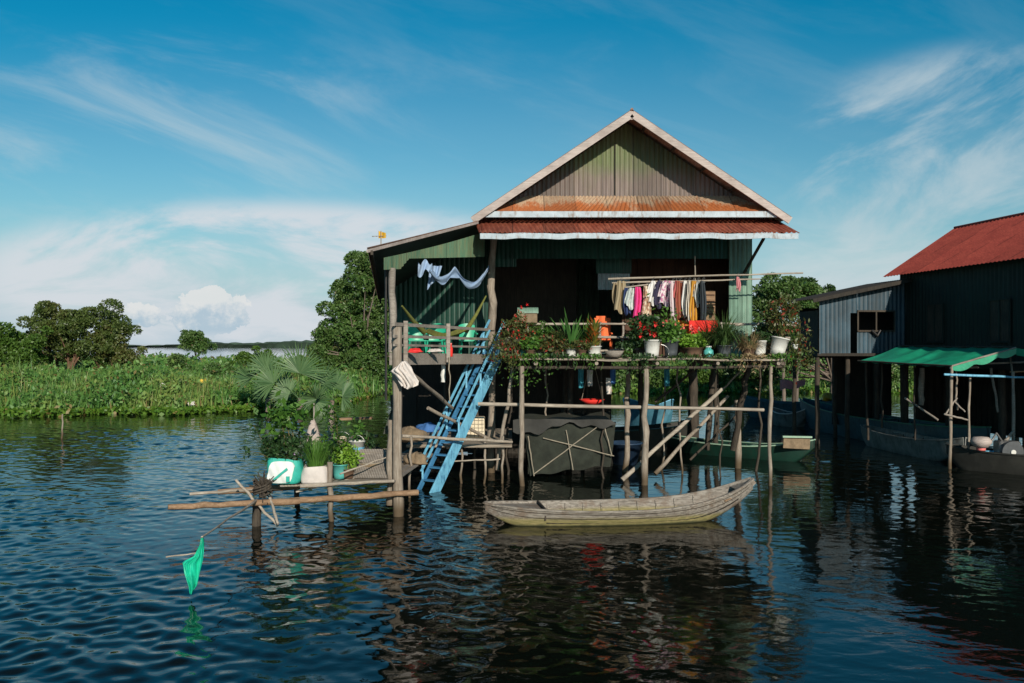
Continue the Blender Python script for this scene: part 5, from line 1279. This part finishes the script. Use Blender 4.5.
# lean-to
c1 = Vector((14.2, 32.55, 0)); c0_ = Vector((10.96, 32.1, 0))
def lt(t, z): p = c0_.lerp(c1, t); return Vector((p.x, p.y, z))
def ltt(t): return WZ(301, 32.1) + (WZ(283, 32.5) - WZ(301, 32.1)) * t
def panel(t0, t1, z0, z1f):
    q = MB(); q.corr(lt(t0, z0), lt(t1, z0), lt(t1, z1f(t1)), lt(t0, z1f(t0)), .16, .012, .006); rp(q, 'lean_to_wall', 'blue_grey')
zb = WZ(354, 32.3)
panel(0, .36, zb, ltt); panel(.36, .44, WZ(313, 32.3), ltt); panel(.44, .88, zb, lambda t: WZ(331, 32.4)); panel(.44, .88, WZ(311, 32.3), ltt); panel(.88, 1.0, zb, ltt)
bkw = MB(); bkw.box((13.2, 34.4, 4.0), (4.4, .05, 1.9)); bkw.box((11.0, 33.3, 3.95), (.04, 2.0, 1.7)); bkw.box((13.6, 35.0, 1.75), (2.3, .05, 2.6)); rp(bkw, 'lean_to_inner_wall_and_backing', 'dark')  # lowest box is a dark backing added to blacken the space beneath
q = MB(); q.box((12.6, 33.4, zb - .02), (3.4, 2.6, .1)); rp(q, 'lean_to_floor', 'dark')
wf = MB()
for t in (.445, .66, .875): wf.bar(lt(t, WZ(331, 32.4)) - Vector((0, .03, 0)), lt(t, WZ(311, 32.3)) - Vector((0, .03, 0)), .05, .05, up=(0, 1, 0))
for z in (WZ(331, 32.4), WZ(311, 32.3)): wf.bar(lt(.44, z) - Vector((0, .035, 0)), lt(.88, z) - Vector((0, .035, 0)), .06, .06)
rp(wf, 'window_frame', 'post_dark')
a = lt(-.12, ltt(-.12) + .12) - Vector((0, .45, 0)); b = lt(1.02, ltt(1.02) + .12) - Vector((0, .45, 0))
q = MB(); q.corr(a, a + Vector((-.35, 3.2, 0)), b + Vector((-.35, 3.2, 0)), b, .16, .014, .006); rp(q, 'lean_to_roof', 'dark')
rp(MB().bar(a - Vector((0, 0, .06)), b - Vector((0, 0, .06)), .04, .12), 'roof_edge_board', 'dark')
for t in (0, .35, .7, 1): p = lt(t, 0); rp(MB().pole((p.x, p.y + .2, -.8), (p.x, p.y + .2, zb), .09, .08, .02), 'stilt', 'post_dark', smooth=True)
for k in range(2):
    for t in (0, .5, 1): p = lt(t, 0); rp(MB().pole((p.x - .2, p.y + 2.2, -.8), (p.x - .2, p.y + 2.2, zb), .09, .08, .02), 'stilt', 'post_dark', smooth=True) if k == 0 else None
q = MB(); q.tube([lt(.6, WZ(331, 32.3)) + Vector((0, -.1, .02)), lt(.66, WZ(336, 32.3)) + Vector((0, -.12, 0)), lt(.7, WZ(331, 32.3)) + Vector((0, -.1, .02))], .06, 6); tag(q.build('dark_rag', M['black'], smooth=True), 'dark rag on the window sill of the blue-grey lean-to', 'cloth')

# ================================================================ green awning frame
aw = empty('awning_shelter', P(985, 455, 28.5).xy.to_3d(), 'green tarpaulin awning on a pole frame over the moored boats at the right', 'awning')
M['awning'] = paint('green_tarpaulin', (.015, .33, .18), .45, .18, 2.5, bump=.3, bscale=9)
def ap(mb, name, mat, **k): return mb.build(name, M[mat], aw, **k)
PA = lambda x, y, Y: P(x, y, Y - 1.3)
F0, F1 = P(858, 361, 30.0), P(952, 366, 26.0); R0, R1 = P(900, 346, 31.0), P(1016, 347.5, 25.6); K0, K1 = P(925, 349, 30.2), P(1075, 356, 24.0)
q = MB()
def awf(a, b):
    f0 = F0.lerp(F1, a); r0 = R0.lerp(R1, a); k0 = K0.lerp(K1, a)
    p = f0.lerp(r0, b * 2) if b < .5 else r0.lerp(k0, b * 2 - 1)
    sag = .05 * math.sin(a * math.pi * 4) * math.sin(b * math.pi * 2) + .025 * math.sin(a * 23 + b * 7)
    return (p.x, p.y, p.z - abs(sag) * 1.5)
q.grid(awf, 44, 20, .012); ap(q, 'tarpaulin', 'awning', smooth=True)
q = MB(); q.grid(lambda a, b: tuple(R1.lerp(K1, a) + Vector((0, -.03, -(.02 + b * .2)))), 12, 3, .01); ap(q, 'tarpaulin_flap', 'awning', smooth=True)
q = MB(); q.grid(lambda a, b: tuple(F1.lerp(R1, a) + Vector((0, -.03, -(.02 + b * (.10 + .10 * abs(math.sin(a * 9))))))), 24, 4, .01); ap(q, 'tarpaulin_flap', 'awning', smooth=True)
for a, b, r_, mt in ((PA(950, 478, 27.2), F1, .05, 'post'), (PA(1014, 468, 27.0), PA(1013, 372, 27.0), .045, 'rail'), (PA(957, 410, 27.8), PA(956, 368, 27.8), .03, 'post'), (PA(968, 482, 27.0), PA(970, 378, 27.4), .035, 'post'), (PA(998, 412, 28.2), PA(991, 368, 28.2), .04, 'rail'),
                     (PA(921, 405, 30), PA(922, 368, 30), .09, 'rail'), (PA(915, 440, 29.5), PA(914, 365, 29.5), .03, 'post_dark'), (PA(882, 428, 31), PA(882, 362, 31), .035, 'post_dark'), (PA(868, 440, 31.5), PA(866, 362, 31.5), .04, 'post_dark')):
    ap(MB().pole(a, b, r_, r_ * .9, .025), 'post', mt, smooth=True)
for a, b, r_, mt in ((PA(944, 374.5, 27.0), PA(1040, 378, 27.0), .035, 'blue'), (PA(950, 368, 27.3), PA(978, 367, 27.6), .035, 'rail'), (PA(975, 364, 27.6), PA(1030, 362, 27.6), .03, 'rail'), (F1, R1, .03, 'rail'), (PA(1010, 347, 27.9), PA(1012, 372, 27.3), .03, 'rail'), (PA(955, 402, 27.4), PA(965, 412, 27.2), .025, 'rail'), (PA(957, 398, 27.4), PA(945, 415, 27.2), .025, 'rail'),
                     (PA(1010, 372, 27.1), PA(1040, 371, 27.1), .025, 'beam'), (PA(995, 453, 26.8), PA(1013, 432, 26.9), .05, 'rail'), (PA(985, 452, 26.8), PA(1040, 452, 26.8), .04, 'blue'), (PA(944, 414, 27), PA(968, 420, 27), .03, 'rail'), (PA(905, 398, 29.8), PA(938, 420, 28.8), .035, 'rail'), (R0, R1, .03, 'post_dark'), (F0, F1, .03, 'post_dark')):
    ap(MB().pole(a, b, r_, r_ * .9, .015), 'cross_pole', mt, smooth=True)
# low raft with gear beneath the awning
boat('awning_boat', (WX(950, 26), 26.2), (WX(1095, 24), 23.8), 1.1, .55, (M['boat_dark'], M['boat_dark'], M['boat_dark']), 'dark work boat under the front of the green awning', .3, .1, .15, 6, (.3, .6))
r = empty('float_ball', P(981, 446, 25.2), 'pinkish plastic float hung below the awning poles', 'float'); c = Vector(r.location)
MB().lathe(c + Vector((0, 0, .10)), [(.001, -.14), (.18, -.13), (.28, 0), (.28, .06), (.2, .15), (.001, .17)], 18).build('body', M['barge'], r, True); MB().lathe(c + Vector((0, 0, -.12)), [(.001, 0), (.12, 0), (.12, .09), (.001, .1)], 14).build('neck', M['fl_pink'], r, True)
r = empty('engine', P(1008, 470, 25.0), 'small grey boat engine with a round flywheel at the right edge', 'engine'); c = P(1012, 452, 25.0)
q = MB(); q.tube([c + Vector((0, -.06, 0)), c + Vector((0, .06, 0))], .30, 22); q.build('flywheel', M['greypot'], r); q = MB(); q.tube([c + Vector((0, -.09, 0)), c + Vector((0, -.06, 0))], .07, 14); q.build('hub', M['white'], r)
q = MB(); q.box(c + Vector((.05, .35, .05)), (.6, .4, .45)); q.build('block', M['metal'], r, bevel=.04); q = MB(); q.tube([c + Vector((-.1, .3, .25)), c + Vector((-.3, .25, .5)), c + Vector((-.45, .2, .3))], .03, 8); q.build('pipe', M['metal'], r, True)

# ================================================================ landing stage plants and goods
GS = 'plants on the landing stage'
M['bagwhite'] = paint('white_woven_bag', (.74, .78, .76), .7, .06, 5); M['bagteal'] = paint('teal_woven_bag', (.03, .42, .34), .6, .15, 6)
def sackbag(r, c, wd_, dp, ht, mat, name='bag', seed=0):
    rs = random.Random(seed); ph = rs.uniform(0, 6)
    def fn(a, b):
        th = a * 2 * math.pi; k = (1 - .10 * (2 * b - 1) ** 2) * (1 + .06 * math.sin(3 * th + ph + b * 3)); sx = math.copysign(abs(math.cos(th)) ** .55, math.cos(th)); sy = math.copysign(abs(math.sin(th)) ** .55, math.sin(th))
        if b == 0: k = 0.01
        return (c[0] + wd_ / 2 * k * sx, c[1] + dp / 2 * k * sy, c[2] + max(0, (b - .08)) / .92 * ht * (1 + .06 * math.sin(2 * th + ph)))
    return MB().grid(fn, 36, 10, .01).build(name, mat, r, True)
Yp = 18.3
c = P(285, 487, Yp); c.z = .77
r = empty('sack_planter', c, 'white and teal woven sack planter with mauve flowers on the landing stage', 'potted plant', GS)
bag = sackbag(r, c, .70, .5, .50, M['bagteal'], 'sack', 2)
def frontp(u, v):
    k = math.sqrt(max(0, 1 - (2 * u - 1) ** 4)); zz = .25 + (v - .5) * .44 * (.55 + .45 * k)
    x = (u - .5) * .50 + .05 * (v - .5); return (c.x + x - .02, c.y - .275 - .05 * math.sin(math.pi * u) * math.sin(math.pi * v) - .01 * math.sin(u * 17 + v * 9), c.z + zz)
q = MB(); q.grid(frontp, 14, 10, .02); q.build('white_panel', M['bagwhite'], r, True)
q = MB(); q.bar(c + Vector((-.15, -.345, .10)), c + Vector((.13, -.345, .33)), .02, .045); q.box(c + Vector((.14, -.33, .12)), (.07, .02, .11)); q.build('printed_stripe', M['bagteal'], r)
s_ = MB(); s_.lathe(c + Vector((0, 0, .40)), [(.001, 0), (.27, 0)], 16); s_.build('soil', M['soil'], r)
pts = bushy(r, (c.x - .05, c.y, c.z + .66), .38, .3, .30, 800, .05, M['pl_dark'], 14)
fm = MB(); flowers(fm, [pts[i] for i in range(0, 500, 55)], .035); fm.build('flowers', M['fl_mauve'], r)
lf = MB(); p2 = np.array([c.x + .0, c.y, c.z + 1.32]) + RNG.normal(size=(230, 3)) * np.array([.27, .15, .16]); leaf_cloud(lf, p2, .085, .6, .1); lf.build('foliage', M['pl_green'], r)
st = MB()
for dx in (-.08, .02, .1): st.tube([c + Vector((dx, 0, .4)), c + Vector((dx + .08, 0, .9)), c + Vector((dx - .02, 0, 1.35))], [.014, .012, .008], 5)
st.tube([c + Vector((-.1, 0, .4)), c + Vector((-.4, -.1, .8)), c + Vector((-.62, -.1, 1.2))], [.008, .007, .004], 4); st.tube([c + Vector((-.1, 0, .4)), c + Vector((-.5, -.1, .62)), c + Vector((-.75, -.1, .66))], [.008, .007, .004], 4)
st.build('stem', M['stem'], r)
lf = MB()
for ctr, n_ in (((-.58, -.1, 1.1), 22), ((-.74, -.1, .64), 30), ((-.4, -.1, .85), 26)): leaf_cloud(lf, np.array(c) + np.array(ctr) + RNG.normal(size=(n_, 3)) * .07, .05)
lf.build('foliage', M['pl_dark'], r)
c = P(316, 485, 18.3); c.z = .77
r = empty('sack_planter', c, 'low off-white sack planter full of tall grassy shoots on the landing stage', 'potted plant', GS)
sackbag(r, c, .56, .45, .34, M['cloth_white'], 'sack', 5); s_ = MB(); s_.lathe(c + Vector((0, 0, .29)), [(.001, 0), (.22, 0)], 16); s_.build('soil', M['soil'], r)
bl = MB()
for i in range(230):
    a = random.uniform(0, 6.28); lean = random.uniform(.05, .55); bl.blade((c.x + .2 * math.cos(a) * random.random(), c.y + .15 * math.sin(a), c.z + .28), (math.cos(a) * lean, math.sin(a) * lean, 1), random.uniform(.35, .75), .016, random.uniform(.3, 1.4), 4)
bl.build('leaves', M['pl_green'], r)
c = P(340, 480, 18.9); c.z = .77
r = empty('leafy_plant', c, 'tall lime green leafy plant tied to the pole beside the white bucket', 'potted plant', GS); pot(r, c, .17, .3, 'tealpot')
lf = MB()
for i in range(420):
    t = random.random(); lf.blade((c.x - .1 + .12 * math.sin(t * 5) + random.gauss(0, .10), c.y + random.gauss(0, .08), c.z + .25 + 1.25 * t), (random.gauss(0, 1), random.gauss(0, .6), random.uniform(-.2, .8)), random.uniform(.10, .2), .05, .9, 3)
lf.build('leaves', M['pl_lime'] if 0 else M['pl_green'], r); MB().pole((c.x, c.y, c.z + .2), (c.x - .12, c.y, c.z + 1.5), .015, .01, .03).build('stem', M['stem'], r)
for px, Yv, hh, mt, pm, lb in ((300, 19.0, .75, 'pl_dark', 'brownpot', 'dark bushy plant between the two sack planters'), (326, 19.2, .6, 'pl_green', 'greypot', 'green bushy plant behind the grassy sack planter'), (348, 18.9, .5, 'pl_lime', 'brownpot', 'lime green plant spilling over the edge near the front pole'), (365, 21.5, .5, 'pl_dark', 'greypot', 'dark plant at the back of the landing stage by the buckets')):
    r = plant('small_plant', px, Yv, .77, lb, group=GS); c = Vector(r.location); pot(r, c, .14, .2, pm); bushy(r, (c.x, c.y, c.z + .2 + hh * .5), .26, .22, hh * .55, 330, .05, M[mt], 8, .4)
for px, Yv, rad, lb in ((371, 19.4, .26, 'round brown basket on the landing stage in front of the mat'), (383, 21.5, .3, 'brown basket at the back of the landing stage by the corner post')):
    c = Vector((WX(px, Yv), Yv, .78)); r = empty('basket', c, lb, 'basket')
    MB().lathe(c, [(.001, 0), (rad * .7, 0), (rad, .2), (rad * 1.05, .26), (rad * .95, .26), (rad * .65, .03), (.001, .03)], 20).build('body', M['sack'], r, True)
    MB().tube([c + Vector((rad * math.cos(t), rad * math.sin(t), .26)) for t in np.linspace(0, 6.283, 20)], .018, 5).build('rim', M['rope'], r, True)
for a, b, lb in (((282, 479), (330, 470), 'thin loose stick lying across the sack planters'), ((340, 474), (400, 452), 'loose stick leaning on the mat'), ((296, 492), (372, 474), 'long loose stick on the front edge of the stage')):
    tag(MB().pole(P(a[0], a[1], 18.1), P(b[0], b[1], 19.2), .018, .014, .02).build('stick', M['bamboo'], smooth=True), lb, 'stick')
# burlap cone
c = P(313, 447, 19.5)
q = MB(); q.grid(lambda a, b: (c.x + (.04 + .17 * (1 - b) ** .8) * math.cos(a * 6.283) * (1 + .15 * math.sin(a * 12)), c.y + (.03 + .1 * (1 - b)) * math.sin(a * 6.283), c.z + .58 * b), 20, 8)
q.pole((c.x, c.y, .7), (c.x + .02, c.y, c.z + .95), .018, .012, .01)
tag(q.build('wrapped_stake', M['barge'], smooth=True), 'stake wrapped in pale burlap standing behind the grassy sack planter', 'stake')
# buckets
def bucket(px, py, Yv, rad, h, mat, label, band=None):
    c = P(px, py, Yv); r = empty('bucket', c, label, 'bucket')
    MB().lathe(c, [(.001, 0), (rad * .8, 0), (rad, h * .95), (rad * 1.05, h * .95), (rad * 1.05, h), (rad * .93, h), (rad * .75, .03), (.001, .03)], 22).build('body', M[mat], r, True)
    if band: MB().lathe(c + Vector((0, 0, h * .35)), [(rad * .885, 0), (rad * .94, h * .2)], 22).build('band', M[band], r)
    MB().tube([c + Vector((rad * math.cos(t), -rad * .3, h * .9 + rad * .9 * math.sin(t))) for t in np.linspace(0, math.pi, 9)], .006, 5).build('handle', M['metal'], r)
    return c
c = bucket(357, 454, 20.3, .18, .3, 'white', 'white bucket with a blue band on the landing stage', 'blue')
lf = MB(); leaf_cloud(lf, np.array(c) + np.array([0, 0, .5]) + RNG.normal(size=(60, 3)) * np.array([.12, .1, .14]), .06, .6); lf.tube([c + Vector((0, 0, .1)), c + Vector((0, 0, .6))], .01, 4); tag(lf.build('seedling', M['pl_green']), 'small leafy seedling growing out of the blue-banded bucket', 'plant')
bucket(343, 452, 20.6, .18, .34, 'cream', 'tan bucket left of the white bucket on the landing stage')
# green net bag on a slanting pole
r = empty('net_bag', P(190, 592, 12.7), 'limp crumpled green plastic bag hanging from a slanting stick over the water', 'bag')
a = P(257, 500, 17.6); b = P(202, 537, 12.8)
MB().pole(a, b, .025, .015, .02).build('stick', M['bamboo'], r, True)
M['greenbag'] = paint('green_bag', (.01, .48, .30), .35, .2, 7)
q = MB(); Yb = 12.7
def bag_side(sg):
    def f(u_, v_):
        L_ = np.interp(v_, [0, .12, .34, .44, .62, .85, 1], [201, 200, 194, 182, 184, 189, 190]); R_ = np.interp(v_, [0, .12, .4, .7, .9, 1], [203.5, 204, 203, 200, 198, 194])
        px = L_ + (R_ - L_) * u_; k = math.sin(math.pi * u_) * math.sin(math.pi * min(1, v_ * .92 + .06))
        p = P(px, 538 + 54 * v_ + 2.5 * math.sin(u_ * 5) * v_, Yb)
        return (p.x, p.y + sg * .07 * k + .035 * math.sin(u_ * 15 + v_ * 4) * v_ + .02 * math.sin(u_ * 29 - v_ * 6), p.z)
    return f
q.grid(bag_side(-1), 26, 24); q.grid(bag_side(1), 26, 24); q.build('bag', M['greenbag'], r, True)
MB().tube([b, b + Vector((0, 0, -.05)), P(202, 541, Yb)], .02, 6).build('knot', M['rope'], r)
# sticks in the water
for px, y0, y1, Yv, lb in ((62, 414, 442, 34, 'thin stick standing alone in open water at the left'),):
    tag(MB().pole(P(px, y1, Yv), P(px + .5, y0, Yv), .04, .03, .02).build('stick', M['post'], smooth=True), lb, 'stick')
tag(MB().pole(P(166, 557, 12.9), P(196, 553, 13.0), .012, .008, .01).build('floating_twig', M['bamboo'], smooth=True), 'thin pale twig sticking out just behind the green bag', 'stick')
